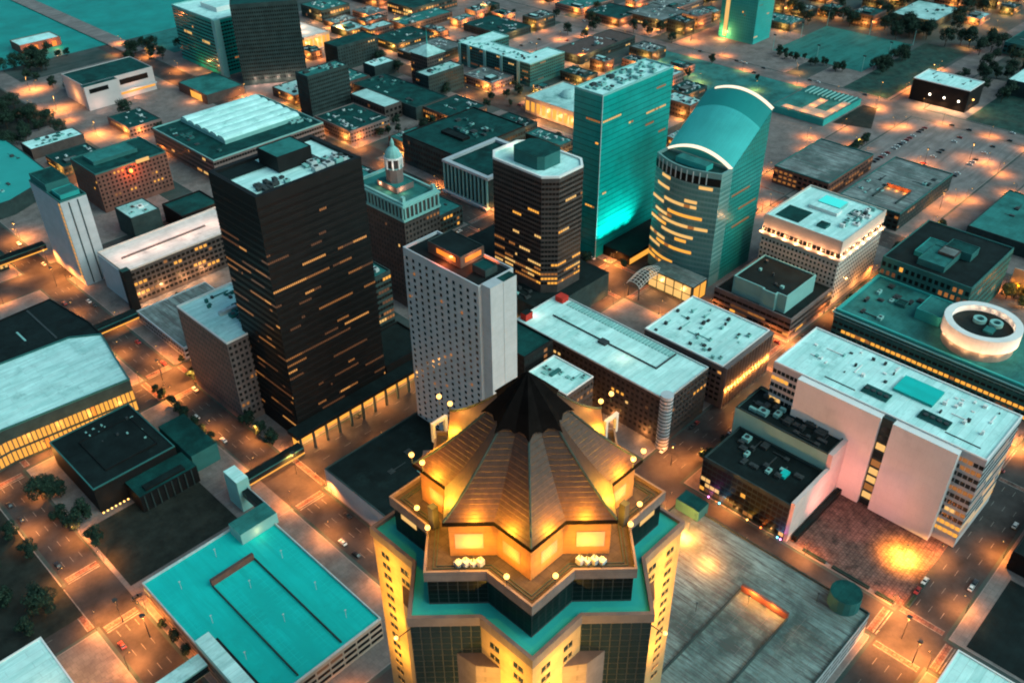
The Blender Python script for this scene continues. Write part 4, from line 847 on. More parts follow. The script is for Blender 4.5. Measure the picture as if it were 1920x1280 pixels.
# ---- lower left
b = Bld('white_roofed_hall', 'large hall with worn white roof and glowing yellow shop wall at the left edge', 'hall', [(40, 408), (66, 411), (128, 404), (137, 454), (123, 464), (87, 467), (30, 475)], 22, 'the left white roofed hall')
b.body('dark_wall', 'white_roof', par=1, parmat='green_wall'); b.bands(2, 1, 15, frac=.8, pane=2.2, pier=.25, glass='lit_amber', lit=.35, litmats=('lit_orange', 'lit_dim', 'glass_black', 'lit_warm'), pierm='brown_wall', run=2)
for x in (75, 90, 105, 120): light('POINT', (x, 399, 6), 5500, (1, .42, .09), b.root)
b = Bld('black_roofed_block', 'dark block with flat black roof behind the left white roofed hall', 'building', [(87.3, 467.6), (123, 464.6), (137.4, 454.6), (138, 472), (133, 512), (95, 510), (60, 520), (60, 470.5)], 21, None); b.body('black_wall', 'black_roof', par=.8); g = MB(); g.box(118, 119, 470, 510, 20, 20.6, 'metal_dark'); part(b.root, g, 'roof_curb')
g = MB(); g.box(105, 106, 480, 492, 20, 20.5, 'teal_pale'); part(b.root, g, 'roof_curb')
b = Bld('dark_green_church', 'dark church hall with stepped black green roof and a row of small lamps', 'church hall', (80, 121, 348, 395), 15, 'the dark church hall')
b.body('black_wall', 'black_roof', par=.6, parmat='green_wall'); b.pent(90, 116, 356, 384, 1.0, 'black_wall', 'black_roof', 'roof_deck'); b.units(5, 'teal_pale', size=(.6, 1.2), area=(95, 118, 362, 390))
g = MB(); g.prism(rect(94, 123, 333.5, 347.8), .15, 10, 'black_wall', 'green_roof'); part(b.root, g, 'porch'); g = MB(); g.box(98, 118, 335, 339, 10, 11, 'black_wall', 'black_roof'); part(b.root, g, 'porch_roof')
g = MB(); g.prism(rect(124.2, 138, 340, 372), .15, 11, 'green_wall', 'green_roof'); part(b.root, g, 'annex')
for k in range(7): g = MB(); x = 80+k*2; g.ball((x, 344.2, 3.0), .45, 'bulb'); part(b.root, g, 'string_lamp')
light('POINT', (86, 343, 3.2), 350, AMB, b.root)
for k in range(8): g = MB(); x = 96+k*3.4; g.box(x-.25, x+.25, 333.0, 333.45, .15, 9.6, 'dark_wall'); part(b.root, g, 'buttress')
b = Bld('corner_shop', 'white roofed building with glowing orange edge in the lower left corner', 'building', (-20, 30, 236, 287), 14, None); b.body('tan_wall', 'white_roof', par=.6, parmat='white_wall')
for y in (246, 256, 266, 276): light('POINT', (33.5, y, 10), 4200, (1, .42, .1), b.root)
light('POINT', (20, 262, 22), 1500, (1, .55, .3), b.root); g = MB(); g.box(10, 22, 262, 263, 13, 13.8, 'lit_orange'); part(b.root, g, 'lit_roof_strip')
b = Bld('lower_right_shop', 'white roofed building cut by the bottom edge at right', 'building', (238, 270, -10, 30.5), 12, None); b.body('dark_wall', 'white_roof', par=.6, parmat='white_wall')
b = Bld('edge_block', 'dark block with railed roof terrace at the right edge beside the avenue', 'building', (335, 392, -30, 34), 11, None); b.body('black_wall', 'black_roof', par=.7); b.units(4, 'metal_dark'); b.bands(3, 1, 10, frac=.5, pane=3, pier=.3, glass='glass_black', lit=.3)
# far top edge
b = Bld('far_tower', 'teal residential tower with golden lit stair edge at the top edge', 'apartment tower', (872, 905, 497, 540), 52, 'the far golden edged tower'); b.body('teal_wall', 'sea_roof'); b.bands(16, 3, 50, frac=.5, pane=2.4, pier=.4, glass='glass_teal', lit=.03)
g = MB(); g.box(870.4, 871.9, 530, 534, 3, 52, 'lit_warm'); part(b.root, g, 'lit_stair_edge'); light('POINT', (866, 532, 6), 30000, AMB, b.root)
far = [('brown_warehouse', 'long brown warehouse with yellow lit eaves at the top edge', (690, 760, 835, 880), 12, 'dark_wall', 'green_roof', .3), ('teal_shed', 'flat teal shed with yellow roof edge lights near the top', (650, 720, 800, 828), 9, 'brown_wall', 'sea_roof', .4),
 ('depot', 'dark depot with long dark roof behind the white roofed flats', (700, 790, 590, 625), 9, 'dark_wall', 'brown_roof', .3), ('workshop', 'low teal roofed workshop in the yard behind the flats', (700, 745, 700, 760), 8, 'dark_wall', 'green_roof', .1),
 ('storehouse', 'grey storehouse at the top edge left of the golden edged tower', (850, 900, 600, 650), 10, 'dark_wall', 'grey_roof', .3), ('pale_shed', 'pale roofed shed beyond the sports field', (1050, 1120, 380, 430), 9, 'dark_wall', 'pale_roof', .1),
 ('far_hall', 'teal hall far beyond the sports field beside the straight road', (1020, 1080, 255, 295), 12, 'green_wall', 'green_roof', .1), ('far_depot', 'long grey roofed depot far back by the top edge', (1180, 1260, 440, 500), 9, 'dark_wall', 'grey_roof', .1),
 ('far_block', 'dark far block left of the brown warehouse', (610, 650, 900, 940), 14, 'dark_wall', 'sea_roof', .3)]
for nm, lab, fp, h, w, r_, lt in far:
    b = Bld(nm, lab, 'warehouse', fp, h, None); b.body(w, r_, par=.6); b.bands(2, 1, h-2, frac=.5, pane=4, pier=.3, glass='glass_black', lit=lt); b.units(4, 'metal_pale')
    light('POINT', (fp[0]-4, fp[2]+8, 6), 9000, AMB, b.root); light('POINT', (fp[0]+20, fp[2]-5, 6), 9000, AMB, b.root)

# ---- low blocks filling the back streets
INFILL = [(440, 470, 548, 575, 9, 'sea_roof'), (500, 540, 560, 600, 11, 'green_roof'), (420, 462, 600, 650, 12, 'green_roof'), (585, 615, 600, 640, 9, 'grey_roof'), (480, 520, 700, 742, 10, 'sea_roof'), (592, 650, 705, 745, 8, 'grey_roof'), (600, 652, 756, 795, 9, 'green_roof'),
 (350, 388, 520, 560, 11, 'sea_roof'), (300, 345, 520, 560, 12, 'green_roof'), (342, 388, 430, 480, 15, 'sea_roof'), (590, 625, 430, 470, 8, 'grey_roof'), (500, 545, 880, 920, 10, 'sea_roof'), (700, 745, 60, 110, 8, 'grey_roof'), (440, 480, 710, 745, 9, 'pale_roof'), (825, 870, 640, 690, 9, 'green_roof'), (830, 890, 700, 740, 8, 'sea_roof'), (900, 960, 620, 660, 8, 'grey_roof'), (960, 1020, 700, 750, 9, 'pale_roof'), (690, 745, 900, 950, 10, 'green_roof'), (780, 830, 860, 910, 9, 'pale_roof'), (300, 330, 750, 790, 9, 'green_roof'), (228, 262, 716, 750, 8, 'green_roof')]
_used = [(l.x0, l.x1, l.y0, l.y1) for l in ALLB] + [(a_, b_, c_, d_) for a_, b_, c_, d_, _h, _r in INFILL] + [(a_-4, b_+4, -9e3, 9e3) for a_, b_ in XS if a_ > 300] + [(640, 790, 186, 300), (722, 790, 333, 384), (865, 990, 368, 476), (-9e3, 600, 930, 9e3), (690, 790, 590, 690), (645, 700, 606, 660), (-9e3, 430, 560, 9e3), (820, 1500, 120, 250)]
_r2 = random.Random(21)
for _ in range(2600):
    if len(INFILL) > 92: break
    w_, d_ = _r2.uniform(13, 34), _r2.uniform(13, 40); x_, y_ = _r2.uniform(425, 1250), _r2.uniform(330, 930)
    if x_ > 1000 and _r2.random() < .5: continue
    if any(x_-5 < q[1] and x_+w_+5 > q[0] and y_-5 < q[3] and y_+d_+5 > q[2] for q in _used): continue
    px_, py_, pw_ = pix(x_+w_/2, y_+d_/2, 5)
    if not (-20 < px_ < 1940 and -10 < py_ < 330) or (px_ > 1290 and py_ > 40): continue
    _used.append((x_, x_+w_, y_, y_+d_)); INFILL.append((x_, x_+w_, y_, y_+d_, _r2.choice((6, 8, 9, 11, 14, 18)), _r2.choice(('sea_roof', 'green_roof', 'grey_roof', 'pale_roof', 'green_roof'))))
PENDING = []                            # (root, kind phrase, x, y): labels are written later from the nearest landmark
RN = {'sea_roof': 'low block with teal roof', 'green_roof': 'low block with dark green roof', 'grey_roof': 'low block with grey roof', 'pale_roof': 'low block with pale roof'}
for (x0, x1, y0, y1, h, r_) in INFILL:
    b = Bld('low_block', 'low block', 'building', (x0, x1, y0, y1), h, None); b.body(rnd.choice(('dark_wall', 'brown_wall', 'taupe_wall')), r_, par=.7)
    b.bands(max(2, int(h/4)), 1, h-1.5, frac=.5, pane=3, pier=.35, glass='glass_black', lit=.15, litmats=('lit_dim', 'lit_amber')); b.units(rnd.randint(3, 7), 'metal_pale', size=(1, 3.5))
    if rnd.random() < .6: b.pent(x0+5, x0+5+rnd.uniform(5, 12), y0+6, y0+6+rnd.uniform(5, 14), rnd.uniform(1.5, 3), 'dark_wall', rnd.choice(('grey_roof', 'sea_roof', 'pale_roof')))
    light('POINT', (x0-3, y0+8, 5), 13000, (1, .4, .08), b.root); light('POINT', (x0+9, y0-3, 5), 10000, (1, .3, .06), b.root); PENDING.append((b.root, RN[r_], (x0+x1)/2, (y0+y1)/2))

# ---- skywalks and canopies
def skywalk(label, x0, x1, y0, y1, z, roof='black_roof', wall='green_wall', lit='lit_amber'):
    t = thing('skywalk', label, 'skywalk', ((x0+x1)/2, (y0+y1)/2, z))
    g = MB(); g.box(x0, x1, y0, y1, z, z+.6, wall); part(t, g, 'deck'); g = MB(); g.box(x0, x1, y0, y1, z+3.6, z+4.4, wall, roof); part(t, g, 'roof')
    g = MB(); g.box(x0, x1, y0+.25, y1-.25, z+.6, z+3.6, 'glass'); part(t, g, 'glazing')
    g = MB(); g.face([(x0, y0-.03, z+.2), (x1, y0-.03, z+.2), (x1, y0-.03, z+1.1), (x0, y0-.03, z+1.1)], lit) if x1-x0 > y1-y0 else g.face([(x0-.03, y1, z+.2), (x0-.03, y0, z+.2), (x0-.03, y0, z+1.1), (x0-.03, y1, z+1.1)], lit); part(t, g, 'lit_strip')
    return t
t = skywalk('dark glazed skywalk over the avenue from the left white roofed hall', 138.5, 168, 479, 485, 5)
t = skywalk('dark skywalk crossing the orange lit street beside the black tower', 132, 166, 307, 312, 6)
t = skywalk('pale roofed skywalk joining the teal garage across the bottom street', 46, 69, 232, 239, 6, 'white_roof', 'teal_pale', 'glass')
t = skywalk('dark skywalk by the pale blank tower at the left edge', 128, 165, 600, 606, 6)
t = thing('arched_canopy', 'curved steel lattice canopy bridging the street by the vault tower lobby', 'canopy', (404, 283, .15))
g = MB()
for k in range(13):
    x = 394+k*2.2; z = 9+3*math.sin(k/12*math.pi)
    for q in range(6):
        a = math.pi*q/6; a1 = math.pi*(q+1)/6; g.tube((x, 283-5*math.cos(a), z+3*math.sin(a)), (x, 283-5*math.cos(a1), z+3*math.sin(a1)), .22, 'metal_pale', 4)
    g.box(x-.2, x+.2, 278, 288, z-.3, z, 'metal_dark')
for q in range(7):
    a = math.pi*q/6
    for k in range(12): g.tube((394+k*2.2, 283-5*math.cos(a), 9+3*math.sin(k/12*math.pi)+3*math.sin(a)), (396.2+k*2.2, 283-5*math.cos(a), 9+3*math.sin((k+1)/12*math.pi)+3*math.sin(a)), .18, 'metal_pale', 4)
part(t, g, 'lattice')
for x in (395, 420):
    for y in (279, 287): g = MB(); g.tube((x, y, .15), (x, y, 9), .4, 'metal_dark'); part(t, g, 'post')
t = thing('plaza_pavilion', 'plain dark plaza pavilion in front of the theatre forecourt', 'pavilion', (288, 103, .15))
g = MB(); g.box(286, 331, 106.5, 108.6, .2, 3.2, 'black_wall', 'black_roof'); part(t, g, 'roof')
for (x0, x1, y0, y1, w_) in ((283.5, 285, 60, 68, 0), (283.5, 285, 71, 88, 0), (283.5, 285, 91, 102, 0), (286, 294, 54.5, 56, 0), (297, 306, 54.5, 56, 0)):
    t = thing('planter', 'dark raised planter edging the brick plaza, ' + ('along its near side' if y1-y0 > 3 else 'along its right side') + ', ' + ('short' if max(x1-x0, y1-y0) < 9 else 'middle length' if max(x1-x0, y1-y0) < 12 else 'long') + ' bed', 'planter', ((x0+x1)/2, (y0+y1)/2, .15), 'planters around the brick plaza')
    g = MB(); g.ring(rect(x0, x1, y0, y1), offs(rect(x0, x1, y0, y1), -.25), .2, 1.0, 'dark_wall'); part(t, g, 'kerb'); g = MB(); g.face([(x0+.2, y0+.2, .85), (x1-.2, y0+.2, .85), (x1-.2, y1-.2, .85), (x0+.2, y1-.2, .85)], 'leaf'); part(t, g, 'bed')
pl = thing('plaza_floodlight', 'low floodlight glowing orange on the right part of the brick plaza', 'floodlight', (310, 68, .2))
g = MB(); g.tube((310, 68, .2), (310, 68, 8.5), .15, 'metal_dark'); part(pl, g, 'pole'); g = MB(); g.box(309.5, 310.5, 67.5, 68.5, 8.5, 8.9, 'metal_dark'); g.face([(309.5, 68.5, 8.48), (310.5, 68.5, 8.48), (310.5, 67.5, 8.48), (309.5, 67.5, 8.48)], 'bulb'); part(pl, g, 'lamp_head')
light('SPOT', (310, 68, 8.2), 330000, (1, .42, .04), pl, r=.3, aim=(310.5, 68, 0), spot=140, blend=1)
LAND.append(('the sports field', 928, 422, 1))
for (x, y) in ((871, 373), (928, 373), (985, 373), (871, 422), (871, 472), (928, 472), (985, 472), (985, 422)):
    t = thing('field_mast', 'mast', 'light mast', (x, y, .15), 'slim masts around the sports field'); g = MB(); g.tube((x, y, .15), (x, y, 16), .32, 'teal_pale', 6, .2); part(t, g, 'pole'); g = MB(); g.box(x-.2, x+.2, y-1.6, y+1.6, 15.4, 16.6, 'metal_dark'); part(t, g, 'lamp_bank'); PENDING.append((t, 'slim pale mast', x, y))

# ---------------------------------------------------------------- star plan tower in the foreground
C = Vector((108.4, 102.5)); A0 = R(225)          # the star tip that points to the viewer's side
def star(s, r8=True, d=0):
    out = []
    for k in range(16):
        a = A0 + k*math.pi/8; r = s*.7071 if k % 2 == 0 else s*.5412
        out.append((C.x+r*math.cos(a), C.y+r*math.sin(a)))
    return out
T = thing('star_plan_tower', 'tall foreground tower with eight pointed star plan, brown pleated roof and amber floodlighting', 'skyscraper', (C.x, C.y, .15)); LAND.append(('the star tower', C.x, C.y, 195))
ZD, ZL, ZE = 160.0, 150.2, 171.0; SD, SL, SR, SB = 44.5, 51.4, 35.0, 43.3
def bay(s, k, z0, z1, m, name):
    p = star(s); a, b_, c_ = p[(2*k-1) % 16], p[2*k], p[(2*k+1) % 16]; g = MB()
    g.face([(*a, z0), (*b_, z0), (*b_, z1), (*a, z1)], m); g.face([(*b_, z0), (*c_, z0), (*c_, z1), (*b_, z1)], m)
    return g, a, b_, c_
def panes(g, a, b_, z0, z1, nx, nz, m, gap=.12, off=.06):
    a = Vector(a); b_ = Vector(b_); d = b_-a; n = Vector((d.y, -d.x)).normalized()*off
    for i in range(nx):
        for j in range(nz):
            u = a+d*((i+gap/2)/nx)+n; v = a+d*((i+1-gap/2)/nx)+n; h = (z1-z0)/nz; za = z0+h*(j+gap/2); zb = z0+h*(j+1-gap/2)
            mm = m if isinstance(m, str) else rnd.choice(m); g.face([(*u, za), (*v, za), (*v, zb), (*u, zb)], mm)
wdm = None
for k in range(8):
    if k % 2 == 0:
        g, a, b_, c_ = bay(SL, k, .15, ZL-1.6, 'stone', ''); part(T, g, 'stone_bay')
    else:
        p = star(SL); tri = [p[(2*k-1) % 16], p[2*k], p[(2*k+1) % 16]]
        for (a, b_) in ((tri[0], tri[1]), (tri[1], tri[2])):
            n = Vector((b_[1]-a[1], a[0]-b_[0])).normalized(); front = abs(n.dot(Vector((.7071, .7071)))) > .9
            g = MB(); g.face([(*a, .15), (*b_, .15), (*b_, ZL-1.6), (*a, ZL-1.6)], 'mullion' if front else 'taupe_wall')
            panes(g, a, b_, 100, ZL-2, 7 if front else 3, 24 if front else 14, 'glass' if front else 'glass_black', .12 if front else .5); part(T, g, 'glass_bay' if front else 'pier_bay')
# punched windows of the stone bays: two columns on each face
for k in (0, 2, 6):
    p = star(SL)
    for (a, b_) in ((p[(2*k-1) % 16], p[2*k]), (p[2*k], p[(2*k+1) % 16])):
        a = Vector(a); b_ = Vector(b_); d = (b_-a).normalized(); L = (b_-a).length; n = Vector((d.y, -d.x))
        if n.dot(Vector((-.712, -.702))) < -.05: continue
        for r_ in range(14):
            for u in (.27, .73):
                z = ZL-6.5-r_*3.7+(.0 if u < .5 else 0)
                g = MB(); c0 = a+d*(L*u)+n*.05; w = 1.35
                q = [c0-d*w, c0+d*w]; g.face([(*q[0], z), (*q[1], z), (*q[1], z+1.5), (*q[0], z+1.5)], 'glass' if rnd.random() > .08 else 'lit_dim')
                g.prism([tuple(c0-d*w-n*.04), tuple(c0-d*w+n*.16), tuple(c0+d*w+n*.16), tuple(c0+d*w-n*.04)][::-1], z-.28, z-.02, 'stone', 'stone')
                m0 = c0+n*.04; g.face([(*(m0-d*.1), z), (*(m0+d*.1), z), (*(m0+d*.1), z+1.5), (*(m0-d*.1), z+1.5)], 'stone')
                part(T, g, 'window')
# lower shoulder blocks in the re-entrant corners
pi_ = star(SL)
for k in range(1, 16, 2):
    v = Vector(pi_[k]); d = (v-C).normalized(); l_ = Vector((-d.y, d.x)); e1 = (Vector(pi_[k-1])-v).normalized(); e2 = (Vector(pi_[(k+1) % 16])-v).normalized()
    pp = [tuple(v-d*.3), tuple(v+e1*5.6), tuple(v+d*3.6), tuple(v+e2*5.6)]; g = MB()
    a_ = sum(pp[i-1][0]*pp[i][1]-pp[i][0]*pp[i-1][1] for i in range(4)); pp = pp if a_ > 0 else pp[::-1]
    g.prism(pp, .15, 138.8, 'taupe_wall', 'brown_roof'); part(T, g, 'shoulder_block')
# terrace and fascia
pl_, pi2 = star(SL+.8), star(SL-.9)
g = MB(); g.ring(pl_, pi2, ZL-1.7, ZL+1.0, 'taupe_wall'); part(T, g, 'terrace_parapet')
g = MB(); g.face([(*p, ZL) for p in star(SL-.5)], 'teal_roof'); part(T, g, 'terrace')
g = MB(); ps = star(SB); g.prism(ps, ZL+.02, ZD-1.8, 'mullion', None, bottom=False)
for i in range(16): panes(g, ps[i], ps[(i+1) % 16], ZL+.6, ZD-2.2, 6, 5, 'glass_black', .1)
part(T, g, 'glass_storey')
for k in (4, 12):
    for sgn in (-1, 1):
        a = Vector(ps[k]); b_ = Vector(ps[(k+sgn) % 16]); g = MB(); u = a.lerp(b_, .2); v = a.lerp(b_, .62); d = (v-u).normalized(); n = Vector((d.y, -d.x)); 
        if n.dot(u-C) < 0: n = -n
        q = [(*(u+n*.12), ZD-4.2), (*(v+n*.12), ZD-4.2), (*(v+n*.12), ZD-2.4), (*(u+n*.12), ZD-2.4)]; g.face(q, 'lit_warm'); part(T, g, 'lit_window')
pd, pd2 = star(SD), star(SD-1.0)
g = MB(); g.ring(pd, pd2, ZD-1.8, ZD+1.1, 'taupe_wall'); part(T, g, 'deck_parapet')
g = MB(); g.face([(*p, ZD) for p in star(SD-.8)], 'deck_brown'); part(T, g, 'roof_deck')
for s_ in (41, 39.6): g = MB(); g.ring(star(s_), star(s_-.3), ZD, ZD+.25, 'dark_wall'); part(T, g, 'deck_rail')
# penthouse drum
SP = SR-1.2
pp = star(SP); g = MB(); g.prism(pp, ZD+.02, ZE-.2, 'amber_lit_wall', None, bottom=False); part(T, g, 'penthouse_wall')
for k in (0, 4, 12, 8):
    for sgn in (-1, 1):
        a = Vector(pp[k]); b_ = Vector(pp[(k+sgn) % 16]); u = a.lerp(b_, .3); v = a.lerp(b_, .8); d = (v-u).normalized(); n = Vector((d.y, -d.x)); n = n if n.dot(u-C) > 0 else -n
        g = MB(); g.face([(*(u+n*.1), ZD+2.6), (*(v+n*.1), ZD+2.6), (*(v+n*.1), ZD+6.2), (*(u+n*.1), ZD+6.2)], 'panel'); part(T, g, 'louvre_panel')
for k in (2, 14):
    a = Vector(pp[k]); b_ = Vector(pp[(k-1) % 16]) if k == 2 else Vector(pp[(k+1) % 16]); u = a.lerp(b_, .12); v = a.lerp(b_, .72); d = (v-u).normalized(); n = Vector((d.y, -d.x)); n = n if n.dot(u-C) > 0 else -n
    g = MB(); q0, q1 = u+n*.15, v+n*.15; g.face([(*q0, ZD+2.4), (*q1, ZD+2.4), (*q1, ZD+6.8), (*q0, ZD+6.8)], 'tan_wall'); part(T, g, 'service_door')
    g = MB(); c0 = u.lerp(v, .5)+n*2.2
    for q in range(4): cc = u.lerp(v, .1+.26*q)+n*2.6; g.box(cc.x-.7, cc.x+.7, cc.y-.7, cc.y+.7, ZD+.05, ZD+1.1+.5*(q % 2), 'metal_pale'); g.tube((cc.x, cc.y, ZD+1), (cc.x, cc.y, ZD+2.6), .12, 'metal_dark')
    part(T, g, 'roof_plant')
# pleated roof
pr0 = star(SR+.8); ap = (C.x, C.y, 195.0); g = MB()
NR = 26
def flare(p, t): q = p.lerp(Vector(ap), t); q.z = ZE+(195.0-ZE)*t**1.22; return q
for i in range(16):
    a, b_ = Vector((*pr0[i], ZE)), Vector((*pr0[(i+1) % 16], ZE)); apv = Vector(ap)
    for r_ in range(NR):
        t0, t1 = r_/NR, (r_+1)/NR; p0, p1, p2, p3 = flare(a, t0), flare(b_, t0), flare(b_, t1), flare(a, t1)
        lip = Vector((0, 0, .17)); g.face([p0+lip, p1+lip, p2, p3] if r_ < NR-1 else [p0+lip, p1+lip, apv], 'copper')
        if r_: g.face([p0, p1, p1+lip, p0+lip], 'copper')
part(T, g, 'pleated_roof')
g = MB(); g.ring(star(SR+1.1), star(SR-.6), ZE-.9, ZE+.1, 'cap_metal'); part(T, g, 'eave_gutter')
for k in range(0, 16, 2):
    g = MB(); a = Vector((*pr0[k], ZE))
    for q in range(8): g.tube(flare(a, q*.08)+Vector((0, 0, .18)), flare(a, (q+1)*.08)+Vector((0, 0, .18)), .26, 'dark_wall', 5)
    part(T, g, 'roof_ridge')
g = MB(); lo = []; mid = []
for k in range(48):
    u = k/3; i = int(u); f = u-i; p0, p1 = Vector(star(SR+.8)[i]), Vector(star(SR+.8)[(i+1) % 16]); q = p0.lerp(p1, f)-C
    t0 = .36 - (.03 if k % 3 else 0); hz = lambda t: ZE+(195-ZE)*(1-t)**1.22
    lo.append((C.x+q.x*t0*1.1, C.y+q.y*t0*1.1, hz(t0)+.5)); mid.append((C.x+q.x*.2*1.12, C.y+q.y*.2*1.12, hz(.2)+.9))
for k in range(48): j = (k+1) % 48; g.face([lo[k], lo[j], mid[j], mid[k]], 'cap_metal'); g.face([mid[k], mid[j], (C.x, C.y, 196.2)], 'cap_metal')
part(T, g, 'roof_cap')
# little pylons at the side tips
for k in (3, 13, 5, 11):
    v = Vector(star(SD-3)[k]); g = MB(); g.box(v.x-.8, v.x+.8, v.y-.8, v.y+.8, ZD, ZD+6.5, 'metal_dark'); part(T, g, 'vent_stack')
for k in (6, 10):
    v = Vector(star(SD-2.6)[k]); g = MB()
    for s_ in (-1, 1): g.box(v.x-.4+s_*2, v.x+.4+s_*2, v.y-.4, v.y+.4, ZD, ZD+5, 'grey_wall')
    g.box(v.x-2.4, v.x+2.4, v.y-.4, v.y+.4, ZD+5, ZD+5.8, 'grey_wall'); part(T, g, 'hoist_frame')
# floodlighting that belongs to the tower
for k in range(0, 16, 2):                      # eave uplights, two by each roof tip
    for sgn in (-1, 1):
        v = Vector(star(SR+2.2)[k]).lerp(Vector(star(SR+2.2)[(k+sgn) % 16]), .66)
        light('POINT', (v.x, v.y, ZE+2.0), 8500, (1, .47, .03), T, r=.25)
for k in (0, 2, 14, 4, 12):
    for sgn in (-1, 1):                        # wall washers on the deck
        a = Vector(pp[k]); b_ = Vector(pp[(k+sgn) % 16]); u = a.lerp(b_, .5); n = (b_-a).normalized(); n = Vector((n.y, -n.x)); n = n if n.dot(u-C) > 0 else -n
        light('POINT', (u.x+n.x*2.6, u.y+n.y*2.6, ZD+4.2), 2000, (1, .45, .035), T, r=.2)
for k in (0, 4, 12):
    p = star(SL)
    for sgn in (-1, 1):
        a = Vector(p[k]); b_ = Vector(p[(k+sgn) % 16]); u = a.lerp(b_, .5); n = (b_-a).normalized(); n = Vector((n.y, -n.x)); n = n if n.dot(u-C) > 0 else -n
        for z, e in ((144, 2600), (135, 3200), (124, 3600), (110, 3600)):
            q = a.lerp(b_, .42)+n*5.5; light('POINT', (q.x, q.y, z), e*2.6, (1, .52, .06), T, r=.3)
def terrace_lamp(x, y, z, label, e=1700):
    t = thing('terrace_lamp', label, 'lamp', (x, y, z), 'globe lamps on the star tower')
    g = MB(); g.tube((x, y, z), (x, y, z+2.2), .09, 'metal_dark', 6); part(t, g, 'pole'); g = MB(); g.ball((x, y, z+2.6), .62, 'bulb', 10, 6); part(t, g, 'globe'); g = MB(); g.tube((x, y, z+2.1), (x, y, z+2.25), .3, 'metal_dark', 8); g.tube((x, y, z+3.15), (x, y, z+3.3), .26, 'metal_dark', 8, .05); part(t, g, 'collar'); light('POINT', (x, y, z+3.6), e, (1, .36, .05), t, r=.3)
sdk = star(SD-.9)
def between(i, j, t): return Vector(sdk[i % 16]).lerp(Vector(sdk[j % 16]), t)
LM = [(between(0, 15, .55), 'right of the front point'), (between(0, 1, .55), 'left of the front point'), (between(14, 15, .55), 'on the front right parapet'), (between(2, 1, .55), 'on the front left parapet'),
      (between(13, 14, .25), 'on the right side parapet, lower'), (between(3, 2, .25), 'on the left side parapet, lower'), (between(12, 13, .7), 'on the right side parapet, upper'), (between(4, 3, .7), 'on the left side parapet, upper')]
# order of star corners runs anticlockwise: index 1 lies to the right of the front tip when seen from the camera
for v, w in LM:
    px = pix(v.x, v.y, ZD+3)[0]
    side = 'left' if px < 990 else 'right'
    w = w.replace('left', 'SIDE').replace('right', 'SIDE').replace('SIDE', side) if 'front point' not in w else side+' of the front point'
    terrace_lamp(v.x, v.y, ZD+1.1, 'glowing globe lamp on the star tower deck, '+w)
for k, w in ((12, 'far side tip'), (4, 'far side tip')):
    for q, (t_, ww) in enumerate(((.0, 'outer'), (.34, 'inner'))):
        v = Vector(star(SR+1)[k]).lerp(Vector(star(SR+1)[k+(1 if k == 12 else -1)]), t_); s_ = 'left' if pix(v.x, v.y, 170)[0] < 990 else 'right'
        terrace_lamp(v.x, v.y, ZE, 'bright %s globe lamp at the %s roof tip of the star tower' % (ww, s_), 700)
for k in (10, 6):
    for q, (r_, ww) in enumerate(((SR+.5, 'inner'), (SR+6, 'outer'))):
        v = Vector(star(r_)[k]); s_ = 'left' if pix(v.x, v.y, 170)[0] < 990 else 'right'
        terrace_lamp(v.x, v.y, ZE-.3, 'bright %s globe lamp at the back %s roof tip of the star tower' % (ww, s_), 1800)
for k in (14, 2):
    v = Vector(star(SL+4)[k]); s_ = 'left' if pix(v.x, v.y, 150)[0] < 990 else 'right'
    d = (v-C).normalized(); l_ = Vector((-d.y, d.x))*(1 if k == 14 else -1); l_ = -l_
    q = v + l_*3.0 - d*1.0
    g0 = thing('terrace_lamp', 'glowing lamp on a bracket low on the %s corner of the star tower' % s_, 'lamp', (q.x, q.y, 143)); g = MB(); g.tube((q.x-d.x*4, q.y-d.y*4, 142.6), (q.x, q.y, 142.8), .12, 'metal_dark'); part(g0, g, 'bracket'); g = MB(); g.ball((q.x, q.y, 143.2), .5, 'bulb'); part(g0, g, 'globe'); light('POINT', (q.x+d.x, q.y+d.y, 143.6), 900, AMB, g0)

# ---------------------------------------------------------------- small repeated things, each described by the landmark it stands by
ORD = ['', 'second ', 'third ', 'fourth ', 'fifth ', 'sixth ', 'seventh ', 'eighth ', 'ninth ', 'tenth ', 'eleventh ', 'twelfth ', 'thirteenth ', 'fourteenth ', 'fifteenth ', 'sixteenth ', 'seventeenth ', 'eighteenth ', 'nineteenth ', 'twentieth ']
def describe():
    groups = {}
    for o, kind, x, y in PENDING:
        best = min(LAND, key=lambda l: math.hypot(l[1]-x, l[2]-y)); p = pix(x, y, 2); q = pix(best[1], best[2], 2)
        dx, dy = p[0]-q[0], p[1]-q[1]
        rel = ('right of' if dx > 0 else 'left of') if abs(dx) > abs(dy)*1.1 else ('in front of' if dy > 0 else 'behind')
        groups.setdefault((kind, rel, best[0]), []).append((p[0], o))
    for (kind, rel, nm), L in groups.items():
        L.sort(key=lambda t: t[0])
        for i, (_, o) in enumerate(L):
            if len(L) == 1: o['label'] = '%s %s %s' % (kind, rel, nm)
            elif i == 0: o['label'] = 'leftmost %s %s %s' % (kind, rel, nm)
            else: o['label'] = '%s%s from left, %s %s' % (ORD[i] if i < len(ORD) else '%dth ' % (i+1), kind, rel, nm)
def in_frame(x, y, z=3, m=25):
    px, py, w = pix(x, y, z); return w > 5 and -m < px < 1920+m and -m < py < 1280+m
def copy_tree(o, parent=None):
    c = o.copy(); col.objects.link(c)
    if parent: c.parent = parent
    for ch in list(o.children): copy_tree(ch, c)
    return c
def hits_building(x, y, pad=1.0):
    for b_ in BB:
        if b_[0]-pad < x < b_[1]+pad and b_[2]-pad < y < b_[3]+pad: return True
    return False
BB = []
